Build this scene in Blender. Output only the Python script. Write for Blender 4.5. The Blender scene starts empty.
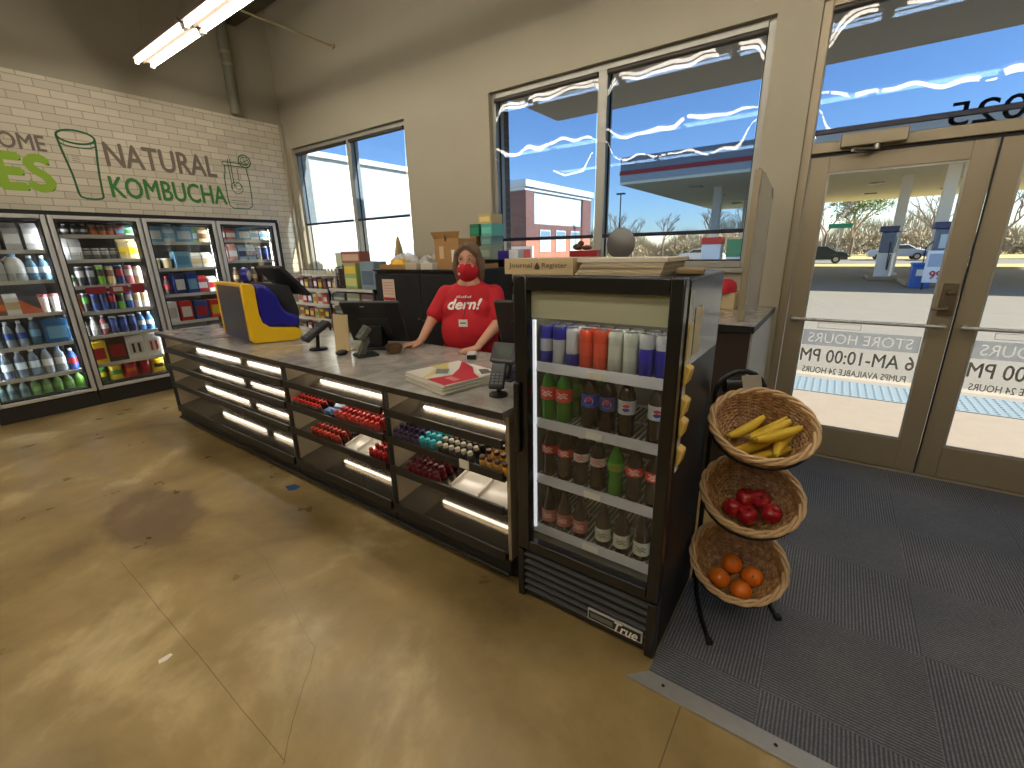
import bpy, bmesh, math, random
from mathutils import Vector, Matrix, Euler
from mathutils.bvhtree import BVHTree
random.seed(7)
PI = math.pi
SC = bpy.context.scene
COL = SC.collection
R = math.radians

# ------------------------------------------------------------------ helpers
def lin(r, g, b):
    def f(c):
        c /= 255.0
        return c / 12.92 if c <= 0.04045 else ((c + 0.055) / 1.055) ** 2.4
    return (f(r), f(g), f(b), 1.0)

MATS = {}
def mat(name, rgb, rough=0.5, metal=0.0, emit=None, strength=0.0, spec=0.5, coat=0.0, trans=0.0, alpha=1.0, grain=0.0, gscale=60.0):
    if name in MATS: return MATS[name]
    m = bpy.data.materials.new(name); m.use_nodes = True
    nt = m.node_tree; b = nt.nodes['Principled BSDF']
    c = lin(*rgb)
    b.inputs['Base Color'].default_value = c
    b.inputs['Roughness'].default_value = rough
    b.inputs['Metallic'].default_value = metal
    b.inputs['Specular IOR Level'].default_value = spec
    b.inputs['Coat Weight'].default_value = coat
    b.inputs['Transmission Weight'].default_value = trans
    b.inputs['Alpha'].default_value = alpha
    if emit:
        b.inputs['Emission Color'].default_value = lin(*emit)
        b.inputs['Emission Strength'].default_value = strength
    if grain > 0:
        tc = nt.nodes.new('ShaderNodeTexCoord')
        n = nt.nodes.new('ShaderNodeTexNoise'); n.inputs['Scale'].default_value = gscale; n.inputs['Detail'].default_value = 5
        mx = nt.nodes.new('ShaderNodeMix'); mx.data_type = 'RGBA'
        mx.inputs['A'].default_value = [x * (1 - grain) for x in c[:3]] + [1]
        mx.inputs['B'].default_value = [min(1, x * (1 + grain)) for x in c[:3]] + [1]
        nt.links.new(tc.outputs['Object'], n.inputs['Vector'])
        nt.links.new(n.outputs['Fac'], mx.inputs['Factor'])
        nt.links.new(mx.outputs['Result'], b.inputs['Base Color'])
    MATS[name] = m
    return m

def clear_glass(name, tint=(1, 1, 1), ior=1.5, rough=0.0, dirt=0.0, lo=None):
    """thin glass: tinted straight-through light plus Fresnel reflection"""
    if name in MATS: return MATS[name]
    m = bpy.data.materials.new(name); m.use_nodes = True
    nt = m.node_tree; nt.nodes.clear()
    out = nt.nodes.new('ShaderNodeOutputMaterial')
    tr = nt.nodes.new('ShaderNodeBsdfTransparent'); tr.inputs['Color'].default_value = (*tint, 1)
    gl = nt.nodes.new('ShaderNodeBsdfGlossy'); gl.inputs['Roughness'].default_value = rough
    fr = nt.nodes.new('ShaderNodeFresnel')
    ge = nt.nodes.new('ShaderNodeNewGeometry'); mr = nt.nodes.new('ShaderNodeMapRange')     # same reflection from either face of the sheet
    mr.inputs['To Min'].default_value = ior; mr.inputs['To Max'].default_value = 1.0/ior
    nt.links.new(ge.outputs['Backfacing'], mr.inputs['Value']); nt.links.new(mr.outputs[0], fr.inputs['IOR'])
    mx = nt.nodes.new('ShaderNodeMixShader')
    nt.links.new(fr.outputs[0], mx.inputs[0]); nt.links.new(tr.outputs[0], mx.inputs[1]); nt.links.new(gl.outputs[0], mx.inputs[2])
    last = mx
    if dirt > 0:
        df = nt.nodes.new('ShaderNodeBsdfDiffuse'); df.inputs['Color'].default_value = (0.8, 0.8, 0.8, 1)
        m2 = nt.nodes.new('ShaderNodeMixShader'); m2.inputs[0].default_value = dirt
        nt.links.new(mx.outputs[0], m2.inputs[1]); nt.links.new(df.outputs[0], m2.inputs[2]); last = m2
    nt.links.new(last.outputs[0], out.inputs['Surface'])
    MATS[name] = m
    return m

class MB:
    """collects shapes; build() links them as ONE mesh object"""
    def __init__(s): s.V = []; s.F = []; s.M = []; s.T = Matrix.Identity(4)
    def add(s, vs, fs, m=0):
        o = len(s.V)
        s.V += [s.T @ Vector(v) for v in vs]
        s.F += [tuple(i + o for i in f) for f in fs]
        s.M += ([m] * len(fs) if isinstance(m, int) else list(m))
        return s
    def box(s, x0, x1, y0, y1, z0, z1, m=0):
        vs = [(x0,y0,z0),(x1,y0,z0),(x1,y1,z0),(x0,y1,z0),(x0,y0,z1),(x1,y0,z1),(x1,y1,z1),(x0,y1,z1)]
        return s.add(vs, [(0,3,2,1),(4,5,6,7),(0,1,5,4),(1,2,6,5),(2,3,7,6),(3,0,4,7)], m)
    def obox(s, c, size, rot=None, m=0):
        old = s.T
        s.T = old @ Matrix.Translation(c) @ (rot.to_4x4() if rot is not None else Matrix.Identity(4))
        a, b, d = size[0]/2, size[1]/2, size[2]/2
        s.box(-a, a, -b, b, -d, d, m); s.T = old
        return s
    def beam(s, p, q, w, h, m=0, up=(0,0,1)):
        p, q = Vector(p), Vector(q); d = q - p; L = d.length; d.normalize()
        u = Vector(up)
        if abs(d.dot(u)) > 0.99: u = Vector((0, 1, 0))
        r = d.cross(u).normalized(); u = r.cross(d)
        rot = Matrix((r, d, u)).transposed()
        return s.obox((p + q) / 2, (w, L, h), rot, m)
    def tube(s, pts, r, n=8, m=0, closed=False, caps=True):
        pts = [Vector(p) for p in pts]; k = len(pts)
        rs = r if isinstance(r, (list, tuple)) else [r] * k
        vs, fs = [], []; prev = None
        for i, p in enumerate(pts):
            a = pts[(i-1) % k] if (closed or i) else p
            b = pts[(i+1) % k] if (closed or i < k-1) else p
            t = (b - a).normalized()
            if prev is None:
                h = Vector((0,0,1)) if abs(t.z) < 0.9 else Vector((1,0,0))
                x = t.cross(h).normalized()
            else:
                x = (prev - t * prev.dot(t)).normalized()
            prev = x; y = t.cross(x)
            for j in range(n):
                g = 2*PI*j/n
                vs.append(p + (x*math.cos(g) + y*math.sin(g)) * rs[i])
        for i in range(k if closed else k-1):
            i2 = (i+1) % k
            for j in range(n):
                fs.append((i*n+j, i*n+(j+1)%n, i2*n+(j+1)%n, i2*n+j))
        if caps and not closed:
            fs.append(tuple(reversed(range(n)))); fs.append(tuple(range((k-1)*n, k*n)))
        return s.add(vs, fs, m)
    def lathe(s, prof, n=16, m=0, at=(0,0,0), rot=None):
        """prof: (r,z) from bottom to top; m int or a list per segment"""
        old = s.T; s.T = old @ Matrix.Translation(at) @ (rot.to_4x4() if rot is not None else Matrix.Identity(4))
        vs, fs, ms = [], [], []
        for r, z in prof:
            for j in range(n):
                g = 2*PI*j/n; vs.append((r*math.cos(g), r*math.sin(g), z))
        for i in range(len(prof)-1):
            for j in range(n):
                fs.append((i*n+j, i*n+(j+1)%n, (i+1)*n+(j+1)%n, (i+1)*n+j)); ms.append(m if isinstance(m, int) else m[i])
        mm = m if isinstance(m, int) else None
        if prof[0][0] > 1e-5: fs.append(tuple(reversed(range(n)))); ms.append(mm if mm is not None else m[0])
        if prof[-1][0] > 1e-5: fs.append(tuple(range((len(prof)-1)*n, len(prof)*n))); ms.append(mm if mm is not None else m[-1])
        s.add(vs, fs, ms); s.T = old
        return s
    def ball(s, c, r, nu=14, nv=9, m=0, rot=None):
        if not isinstance(r, (tuple, list)): r = (r, r, r)
        old = s.T; s.T = old @ Matrix.Translation(c) @ (rot.to_4x4() if rot is not None else Matrix.Identity(4))
        vs = [(0,0,-r[2])]; fs = []
        for i in range(1, nv):
            a = -PI/2 + PI*i/nv
            for j in range(nu):
                g = 2*PI*j/nu
                vs.append((r[0]*math.cos(a)*math.cos(g), r[1]*math.cos(a)*math.sin(g), r[2]*math.sin(a)))
        vs.append((0,0,r[2])); e = len(vs)-1
        for j in range(nu):
            fs.append((0, 1+(j+1)%nu, 1+j)); fs.append((e, e-nu+j, e-nu+(j+1)%nu))
        for i in range(nv-2):
            for j in range(nu):
                fs.append((1+i*nu+j, 1+i*nu+(j+1)%nu, 1+(i+1)*nu+(j+1)%nu, 1+(i+1)*nu+j))
        s.add(vs, fs, m); s.T = old
        return s
    def cap(s, p, q, r0, r1, m=0, n=12):
        """tapered capsule"""
        p, q = Vector(p), Vector(q)
        s.tube([p, q], [r0, r1], n, m); s.ball(p, r0, n, 8, m); s.ball(q, r1, n, 8, m)
        return s
    def prism(s, poly, O, u, v, w, m=0):
        """polygon (a,b) in the plane O+a*u+b*v, swept along the vector w"""
        O, u, v, w = Vector(O), Vector(u), Vector(v), Vector(w); n = len(poly)
        vs = [O + u*a + v*b for a, b in poly] + [O + u*a + v*b + w for a, b in poly]
        fs = [tuple(reversed(range(n))), tuple(range(n, 2*n))] + [(i, (i+1)%n, n+(i+1)%n, n+i) for i in range(n)]
        if u.cross(v).dot(w) < 0: fs = [tuple(reversed(f)) for f in fs]
        return s.add(vs, fs, m)
    def text(s, body, w, h, O, u, v, depth=0.002, m=0, bold=0.0, italic=0.0):
        """lettering fitted into w x h, lower-left corner O, reading along u"""
        key = (body, italic)
        if key not in TXT:
            cu = bpy.data.curves.new('tmp', 'FONT'); cu.body = body; cu.shear = italic; cu.resolution_u = 3
            ob = bpy.data.objects.new('tmp', cu); COL.objects.link(ob)
            dg = bpy.context.evaluated_depsgraph_get(); dg.update()
            me = bpy.data.meshes.new_from_object(ob.evaluated_get(dg))
            TXT[key] = ([tuple(x.co) for x in me.vertices], [tuple(p.vertices) for p in me.polygons])
            bpy.data.objects.remove(ob); bpy.data.curves.remove(cu); bpy.data.meshes.remove(me)
        vs, fs = TXT[key]
        x0, x1 = min(a[0] for a in vs), max(a[0] for a in vs); y0, y1 = min(a[1] for a in vs), max(a[1] for a in vs)
        O, u, v = Vector(O), Vector(u), Vector(v); nrm = u.cross(v).normalized() * depth
        sh_ = [(0,0)] if bold <= 0 else [(0,0),(-bold,0),(bold,0),(0,-bold),(0,bold)]      # heavier strokes
        un = u.cross(v).normalized()
        for k, (dx, dy) in enumerate(sh_):
            s.add([O + u*((a[0]-x0)/(x1-x0)*w+dx*h) + v*((a[1]-y0)/(y1-y0)*h+dy*h) + nrm + un*(0.00012*k if depth >= 0 else -0.00012*k) for a in vs], fs, m)
        return s
    def mesh(s, name, mats, angle=38):
        me = bpy.data.meshes.new(name)
        me.from_pydata([tuple(v) for v in s.V], [], s.F)
        mats = mats if isinstance(mats, (list, tuple)) else [mats]
        for x in mats: me.materials.append(x)
        me.polygons.foreach_set('material_index', s.M)
        me.polygons.foreach_set('use_smooth', [True]*len(s.F))
        me.set_sharp_from_angle(angle=R(angle)); me.update()
        return me
    def build(s, name, mats, parent=None, loc=None, rot=None, bevel=0.0, seg=2, angle=38):
        o = bpy.data.objects.new(name, s.mesh(name, mats, angle)); COL.objects.link(o)
        if parent is not None: o.parent = parent
        if loc is not None: o.location = loc
        if rot is not None: o.rotation_euler = rot
        if bevel > 0:
            b = o.modifiers.new('edge', 'BEVEL'); b.width = bevel; b.segments = seg; b.limit_method = 'ANGLE'; b.angle_limit = R(40)
        return o
TXT = {}
def stencil(mb, body, W, H, tw, th, O, u, v, m=0):
    """a band W x H with the lettering cut out of its middle"""
    cu = bpy.data.curves.new('tmp', 'FONT'); cu.body = body; cu.resolution_u = 3
    ob = bpy.data.objects.new('tmp', cu); COL.objects.link(ob)
    dg = bpy.context.evaluated_depsgraph_get(); dg.update()
    me = bpy.data.meshes.new_from_object(ob.evaluated_get(dg)); xs = [a.co.x for a in me.vertices]; ys = [a.co.y for a in me.vertices]
    x0, x1, y0, y1 = min(xs), max(xs), min(ys), max(ys); sx, sy = (x1-x0)/tw, (y1-y0)/th
    src = ob.to_curve(dg); c2 = bpy.data.curves.new('tmp2', 'CURVE'); c2.resolution_u = 3
    for q in src.splines:                                  # letters and frame as one set of outlines, so the fill leaves the letters open
        if q.type == 'BEZIER':
            n_ = c2.splines.new('BEZIER'); n_.bezier_points.add(len(q.bezier_points)-1)
            for d, e in zip(n_.bezier_points, q.bezier_points):
                d.handle_left_type = d.handle_right_type = 'FREE'; d.co = e.co; d.handle_left = e.handle_left; d.handle_right = e.handle_right
        else:
            n_ = c2.splines.new('POLY'); n_.points.add(len(q.points)-1)
            for d, e in zip(n_.points, q.points): d.co = e.co
        n_.use_cyclic_u = True
    ob.to_curve_clear()
    mx, my = (W-tw)/2*sx, (H-th)/2*sy
    sp = c2.splines.new('POLY'); sp.points.add(3); sp.use_cyclic_u = True
    for q, (a, b) in zip(sp.points, ((x0-mx,y0-my),(x1+mx,y0-my),(x1+mx,y1+my),(x0-mx,y1+my))): q.co = (a, b, 0, 1)
    c2.dimensions = '2D'; c2.fill_mode = 'BOTH'
    o2 = bpy.data.objects.new('tmp2', c2); COL.objects.link(o2); dg = bpy.context.evaluated_depsgraph_get(); dg.update()
    m2 = bpy.data.meshes.new_from_object(o2.evaluated_get(dg)); O, u, v = Vector(O), Vector(u), Vector(v)
    mb.add([O + u*((a.co.x-x0+mx)/sx) + v*((a.co.y-y0+my)/sy) for a in m2.vertices], [tuple(p.vertices) for p in m2.polygons], m)
    bpy.data.objects.remove(o2); bpy.data.objects.remove(ob); bpy.data.curves.remove(c2); bpy.data.curves.remove(cu); bpy.data.meshes.remove(me); bpy.data.meshes.remove(m2)
    return mb

def tag(o, label, cat, group=None):
    o['label'] = label; o['category'] = cat
    if group: o['group'] = group
    return o
def thing(name, label, cat, loc=(0,0,0), rz=0.0, group=None):
    o = bpy.data.objects.new(name, None); COL.objects.link(o)
    o.location = loc; o.rotation_euler = (0,0,rz); o.empty_display_size = 0.1
    return tag(o, label, cat, group)
def struct(o):
    o['kind'] = 'structure'; return o
def structure(name, mb, mats, parent=None, **k):
    o = mb.build(name, mats, parent, **k)
    if parent is None: o['kind'] = 'structure'
    return o
KIDS = {}
def kids(o):
    return [c for c in bpy.data.objects if c.parent == o]
def dup(root, loc=None, rot=None, label=None, group=None, tree=None):
    tree = tree or kids_tree(root)
    def cp(t, parent):
        c = t[0].copy(); COL.objects.link(c)
        if parent is not None: c.parent = parent
        for k in t[1]: cp(k, c)
        return c
    c = cp(tree, None)
    if loc is not None: c.location = loc
    if rot is not None: c.rotation_euler = rot
    if label: c['label'] = label
    if group: c['group'] = group
    return c
def kids_tree(o): return (o, [kids_tree(c) for c in kids(o)])
def nth(i): return ['first','second','third','fourth','fifth','sixth','seventh','eighth','ninth','tenth','eleventh','twelfth','thirteenth','fourteenth','fifteenth','sixteenth','seventeenth','eighteenth'][i]

# ------------------------------------------------------------------ materials of the room
def nodes(name):
    m = bpy.data.materials.new(name); m.use_nodes = True; MATS[name] = m
    return m, m.node_tree, m.node_tree.nodes['Principled BSDF']
def N(nt, t, **k):
    n = nt.nodes.new(t)
    for a, b in k.items():
        if a in n.inputs: n.inputs[a].default_value = b
        else: setattr(n, a, b)
    return n
def ramp(nt, src, stops):
    r = nt.nodes.new('ShaderNodeValToRGB'); e = r.color_ramp.elements
    e[0].position, e[0].color = stops[0]; e[1].position, e[1].color = stops[-1]
    for p, c in stops[1:-1]:
        x = e.new(p); x.color = c
    nt.links.new(src, r.inputs['Fac']); return r
def mixc(nt, fac, a, b, mode='MIX'):
    x = nt.nodes.new('ShaderNodeMix'); x.data_type = 'RGBA'; x.blend_type = mode
    for k, s in (('Factor', fac), ('A', a), ('B', b)):
        if isinstance(s, (int, float)): x.inputs[k].default_value = s
        elif isinstance(s, tuple): x.inputs[k].default_value = s
        else: nt.links.new(s, x.inputs[k])
    return x.outputs['Result']
def math_(nt, op, a, b=0.0, c=0.0):
    x = nt.nodes.new('ShaderNodeMath'); x.operation = op
    for i, s in enumerate((a, b, c)):
        if isinstance(s, (int, float)): x.inputs[i].default_value = s
        else: nt.links.new(s, x.inputs[i])
    return x.outputs[0]

def floor_material():
    m, nt, b = nodes('polished stained concrete')
    tc = N(nt, 'ShaderNodeTexCoord'); P = tc.outputs['Object']
    n1 = N(nt, 'ShaderNodeTexNoise', Scale=1.05, Detail=7.0, Roughness=0.62, Distortion=0.35); nt.links.new(P, n1.inputs['Vector'])
    n2 = N(nt, 'ShaderNodeTexNoise', Scale=3.0, Detail=5.0, Roughness=0.55, Distortion=0.2); nt.links.new(P, n2.inputs['Vector'])
    n3 = N(nt, 'ShaderNodeTexNoise', Scale=60.0, Detail=4.0); nt.links.new(P, n3.inputs['Vector'])
    c1 = ramp(nt, n1.outputs['Fac'], [(0.30, lin(108,90,56)), (0.44, lin(142,119,74)), (0.56, lin(160,137,90)), (0.70, lin(204,184,138))])
    c2 = ramp(nt, n2.outputs['Fac'], [(0.25, (0.82,0.81,0.80,1)), (0.5, (1,1,1,1)), (0.75, (1.20,1.18,1.14,1))])
    col = mixc(nt, 1.0, c1.outputs[0], c2.outputs[0], 'MULTIPLY')
    # old dark stain on the slab
    sep = N(nt, 'ShaderNodeSeparateXYZ'); nt.links.new(P, sep.inputs[0])
    nw = N(nt, 'ShaderNodeTexNoise', Scale=5.0, Detail=5.0); nt.links.new(P, nw.inputs['Vector'])
    wob = math_(nt, 'MULTIPLY', math_(nt, 'SUBTRACT', nw.outputs['Fac'], 0.5), 0.55)
    def stain(cx, cy, rx, ry):
        dx = math_(nt, 'DIVIDE', math_(nt, 'SUBTRACT', sep.outputs[0], cx), rx)
        dy = math_(nt, 'DIVIDE', math_(nt, 'SUBTRACT', sep.outputs[1], cy), ry)
        d = math_(nt, 'SQRT', math_(nt, 'ADD', math_(nt, 'MULTIPLY', dx, dx), math_(nt, 'MULTIPLY', dy, dy)))
        d = math_(nt, 'ADD', d, math_(nt, 'MULTIPLY', wob, 1.3))
        return ramp(nt, d, [(0.75, (1,1,1,1)), (1.0, (0,0,0,1))]).outputs[0]
    col = mixc(nt, math_(nt, 'MULTIPLY', stain(-3.3, 0.67, 0.50, 0.27), 0.62), col, lin(84,62,46))
    # saw-cut joints and hairline cracks
    nc = N(nt, 'ShaderNodeTexNoise', Scale=3.0, Detail=6.0); nt.links.new(P, nc.inputs['Vector'])
    def line(x0, y0, x1, y1, wdt, wig):
        dx, dy = x1-x0, y1-y0; L = math.hypot(dx, dy); dx /= L; dy /= L
        a = math_(nt, 'SUBTRACT', sep.outputs[0], x0); c = math_(nt, 'SUBTRACT', sep.outputs[1], y0)
        t = math_(nt, 'ADD', math_(nt, 'MULTIPLY', a, dx), math_(nt, 'MULTIPLY', c, dy))
        d = math_(nt, 'SUBTRACT', math_(nt, 'MULTIPLY', a, -dy), math_(nt, 'MULTIPLY', c, -dx))
        d = math_(nt, 'ABSOLUTE', math_(nt, 'ADD', d, math_(nt, 'MULTIPLY', math_(nt, 'SUBTRACT', nc.outputs['Fac'], 0.5), wig)))
        near = math_(nt, 'LESS_THAN', d, wdt)
        ins = math_(nt, 'MULTIPLY', math_(nt, 'GREATER_THAN', t, 0.0), math_(nt, 'LESS_THAN', t, L))
        return math_(nt, 'MULTIPLY', near, ins)
    LINES = FLOOR_LINES
    tot = None
    for x0, y0, x1, y1, w, g, k in LINES:
        l = math_(nt, 'MULTIPLY', line(x0, y0, x1, y1, w, g), k)
        tot = l if tot is None else math_(nt, 'MAXIMUM', tot, l)
    col = mixc(nt, tot, col, lin(74,56,34))
    nt.links.new(col, b.inputs['Base Color'])
    nt.links.new(math_(nt, 'MULTIPLY_ADD', n2.outputs['Fac'], 0.30, 0.17), b.inputs['Roughness'])
    bp = N(nt, 'ShaderNodeBump', Strength=0.05, Distance=0.01); nt.links.new(n3.outputs['Fac'], bp.inputs['Height']); nt.links.new(bp.outputs[0], b.inputs['Normal'])
    b.inputs['Specular IOR Level'].default_value = 0.45
    return m

def carpet_material():
    m, nt, b = nodes('ribbed entrance carpet tiles')
    tc = N(nt, 'ShaderNodeTexCoord'); P = tc.outputs['Object']
    ck = N(nt, 'ShaderNodeTexChecker', Scale=2.0); nt.links.new(P, ck.inputs['Vector'])
    ck.inputs['Color1'].default_value = (1,1,1,1); ck.inputs['Color2'].default_value = (0,0,0,1)
    def wave(d, sc):
        w = N(nt, 'ShaderNodeTexWave', Scale=sc, Distortion=1.2, Detail=2.0); w.bands_direction = d; w.inputs['Detail Scale'].default_value = 6
        nt.links.new(P, w.inputs['Vector']); return w.outputs['Fac']
    wv = mixc(nt, ck.outputs['Fac'], wave('X', 26.0), wave('Y', 26.0))
    n = N(nt, 'ShaderNodeTexNoise', Scale=140.0, Detail=4.0, Roughness=0.8); nt.links.new(P, n.inputs['Vector'])
    n2 = N(nt, 'ShaderNodeTexNoise', Scale=1.6, Detail=5.0); nt.links.new(P, n2.inputs['Vector'])
    h = math_(nt, 'MULTIPLY', wv, n.outputs['Fac'])
    c = ramp(nt, h, [(0.02, lin(82,85,90)), (0.30, lin(103,105,109)), (0.62, lin(142,143,144))])
    c2 = ramp(nt, n2.outputs['Fac'], [(0.35, (0.82,0.83,0.86,1)), (0.7, (1.12,1.1,1.06,1))])
    nt.links.new(mixc(nt, 1.0, c.outputs[0], c2.outputs[0], 'MULTIPLY'), b.inputs['Base Color'])
    b.inputs['Roughness'].default_value = 0.95; b.inputs['Specular IOR Level'].default_value = 0.15
    bp = N(nt, 'ShaderNodeBump', Strength=0.6, Distance=0.006); nt.links.new(h, bp.inputs['Height']); nt.links.new(bp.outputs[0], b.inputs['Normal'])
    return m

def brick_material(name, c1, c2, mortar, bw, bh, swap='YZ', ms=0.004, bump=0.5, rough=0.6):
    m, nt, b = nodes(name)
    tc = N(nt, 'ShaderNodeTexCoord'); sep = N(nt, 'ShaderNodeSeparateXYZ'); nt.links.new(tc.outputs['Object'], sep.inputs[0])
    cb = N(nt, 'ShaderNodeCombineXYZ')
    nt.links.new(sep.outputs[1 if swap[0] == 'Y' else 0], cb.inputs[0]); nt.links.new(sep.outputs[2 if swap[1] == 'Z' else 1], cb.inputs[1])
    br = N(nt, 'ShaderNodeTexBrick', Scale=1.0); nt.links.new(cb.outputs[0], br.inputs['Vector'])
    br.inputs['Color1'].default_value = c1; br.inputs['Color2'].default_value = c2; br.inputs['Mortar'].default_value = mortar
    br.inputs['Mortar Size'].default_value = ms; br.inputs['Brick Width'].default_value = bw; br.inputs['Row Height'].default_value = bh
    br.inputs['Mortar Smooth'].default_value = 0.2
    nt.links.new(br.outputs['Color'], b.inputs['Base Color']); b.inputs['Roughness'].default_value = rough
    bp = N(nt, 'ShaderNodeBump', Strength=bump, Distance=0.006); bp.invert = True
    nt.links.new(br.outputs['Fac'], bp.inputs['Height']); nt.links.new(bp.outputs[0], b.inputs['Normal'])
    return m

def counter_material():
    m, nt, b = nodes('grey stone laminate')
    tc = N(nt, 'ShaderNodeTexCoord')
    n = N(nt, 'ShaderNodeTexNoise', Scale=6.0, Detail=7.0, Roughness=0.65, Distortion=0.8); nt.links.new(tc.outputs['Object'], n.inputs['Vector'])
    c = ramp(nt, n.outputs['Fac'], [(0.3, lin(132,128,120)), (0.5, lin(160,155,147)), (0.72, lin(184,180,172))])
    nt.links.new(c.outputs[0], b.inputs['Base Color']); b.inputs['Roughness'].default_value = 0.15; b.inputs['Specular IOR Level'].default_value = 0.95
    return m

def wicker_material():
    m, nt, b = nodes('woven willow')
    tc = N(nt, 'ShaderNodeTexCoord')
    n = N(nt, 'ShaderNodeTexNoise', Scale=45.0, Detail=4.0); nt.links.new(tc.outputs['Object'], n.inputs['Vector'])
    c = ramp(nt, n.outputs['Fac'], [(0.3, lin(122,84,46)), (0.5, lin(170,126,76)), (0.72, lin(212,172,116))])
    nt.links.new(c.outputs[0], b.inputs['Base Color']); b.inputs['Roughness'].default_value = 0.55
    return m
# joints / cracks on the slab: x0,y0,x1,y1,half width,wiggle,strength
FLOOR_LINES = [(-2.9,0.40,-1.2,0.385,0.0016,0.015,0.55), (-0.218,-6.0,-0.218,1.29,0.0025,0.0,0.6),
               (-1.2,0.375,-1.52,0.685,0.0016,0.05,0.5), (-1.52,0.685,-2.3,0.86,0.0014,0.07,0.35)]

def thin_vinyl(name, rgb):
    """sign film that lets daylight through from behind"""
    m = mat(name, rgb, 0.7); nt = m.node_tree; b = nt.nodes['Principled BSDF']; out = nt.nodes['Material Output']
    t = nt.nodes.new('ShaderNodeBsdfTranslucent'); t.inputs['Color'].default_value = lin(*rgb)
    x = nt.nodes.new('ShaderNodeMixShader'); x.inputs[0].default_value = 0.85
    nt.links.new(b.outputs[0], x.inputs[1]); nt.links.new(t.outputs[0], x.inputs[2]); nt.links.new(x.outputs[0], out.inputs['Surface'])
    return m

# light levels and exposure
FILM_TINT = (0.36, 0.47, 0.64)
TUBE, LED, CLED, SKY, SUN, EXPO = 18.5, 10.0, 20.0, 0.17, 8.5, 0.95
M_fled = mat('lit fridge strip', (255,255,255), 0.4, emit=(244,246,255), strength=0.4)
M_ffill = mat('added fridge fill light', (255,255,255), 0.4, emit=(250,246,236), strength=16.0)  # unseen fill, added to brighten the fridge inside

# ------------------------------------------------------------------ camera
cd = bpy.data.cameras.new('camera'); cam = bpy.data.objects.new('camera', cd); COL.objects.link(cam)
cd.sensor_width = 36.0; cd.lens = 443.0 / 1024 * 36.0; cd.clip_start = 0.05; cd.clip_end = 500
yaw, pit, rol = R(-35.70), R(-16.72), R(-1.24)
fwd = Vector((math.sin(yaw)*math.cos(pit), math.cos(yaw)*math.cos(pit), math.sin(pit)))
rt = Vector((math.cos(yaw), -math.sin(yaw), 0)); up = rt.cross(fwd)
r2 = rt*math.cos(rol) + up*math.sin(rol); u2 = up*math.cos(rol) - rt*math.sin(rol)
cam.matrix_world = Matrix.Translation((0,0,1.55)) @ Matrix((r2, u2, -fwd)).transposed().to_4x4()
SC.camera = cam

# ------------------------------------------------------------------ common materials
M_wall = mat('warm grey wall paint', (166,158,138), 0.75, grain=0.04, gscale=3)
M_frame = mat('tan anodised aluminium', (150,137,112), 0.42, 0.25, grain=0.05, gscale=200)
M_frame2 = mat('pale grey window aluminium', (162,160,150), 0.4, 0.25)
M_dark = mat('black rubber', (18,17,16), 0.6)
M_black = mat('black powder coat', (16,15,15), 0.42)
M_blackg = mat('black gloss metal', (12,12,13), 0.16)
M_steel = mat('brushed steel', (170,168,162), 0.3, 0.9)
M_alu = mat('mill aluminium', (186,184,178), 0.38, 0.7, grain=0.12, gscale=40)
M_chrome = mat('chrome', (215,215,215), 0.12, 1.0)
M_white = mat('white enamel', (226,224,214), 0.4)
M_ceil = mat('dark painted deck', (40,36,27), 0.8)
M_glass = clear_glass('window glass', (0.93,0.95,0.95), 1.5)
M_film = clear_glass('blue tinted solar film', FILM_TINT, 1.42, 0.004)
M_cglass = clear_glass('cooler glass', (0.92,0.93,0.92), 1.45, 0.0, 0.004)
M_cgrey = mat('silver cooler frame', (204,203,198), 0.38, 0.3)
M_cin = mat('cooler liner', (92,90,84), 0.6)
M_tube = mat('lit fluorescent tube', (255,250,235), 0.4, emit=(255,246,229), strength=TUBE)
M_led = mat('lit LED strip', (255,250,240), 0.4, emit=(255,240,220), strength=LED)
M_cled = mat('lit cooler strip', (255,250,240), 0.4, emit=(240,244,255), strength=CLED)
M_paper = mat('white paper', (232,228,216), 0.8)
M_card = mat('brown cardboard', (168,128,78), 0.85, grain=0.08, gscale=25)
M_tan = mat('pale kraft card', (206,184,142), 0.85, grain=0.06, gscale=25)
M_counter = counter_material()
M_brick = brick_material('white painted brick', lin(222,212,190), lin(205,195,174), lin(168,158,138), 0.21, 0.072, 'YZ', 0.004, 0.6)
M_rbrick = brick_material('red brick veneer', lin(150,84,62), lin(128,70,54), lin(150,130,115), 0.22, 0.075, 'YZ', 0.008, 0.4)
M_dbrick = brick_material('dark brown brick', lin(92,70,62), lin(74,56,50), lin(110,95,86), 0.22, 0.075, 'YZ', 0.008, 0.4)

# ------------------------------------------------------------------ room shell
XW, XE, YR, YW, ZC = -6.60, 4.2, -6.5, 3.82, 4.95     # wall planes and the deck height
structure('floor', MB().box(XW-0.9, XE, YR, YW+0.25, -0.12, 0.0), floor_material())
structure('ceiling', MB().box(XW-0.9, XE, YR, YW+0.25, ZC, ZC+0.1), M_ceil)
w = MB()                                              # window wall: solid pieces between the openings
T = YW + 0.24
W1 = (-6.44, -4.14, 1.22, 2.97); W2 = (-2.95, -0.56, 1.39, 2.99); DR = (-0.31, 1.60, 0.0, 2.99)
w.box(XW-0.9, XE, YW, T, 3.0, ZC)
w.box(XW-0.9, W1[0], YW, T, 0, 3.0); w.box(W1[1], W2[0], YW, T, 0, 3.0); w.box(W2[1], DR[0], YW, T, 0, 3.0); w.box(DR[1], XE, YW, T, 0, 3.0)
w.box(W1[0], W1[1], YW, T, 0, W1[2]); w.box(W1[0], W1[1], YW, T, W1[3], 3.0)
w.box(W2[0], W2[1], YW, T, 0, W2[2]); w.box(W2[0], W2[1], YW, T, W2[3], 3.0); w.box(DR[0], DR[1], YW, T, DR[3], 3.0)
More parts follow.
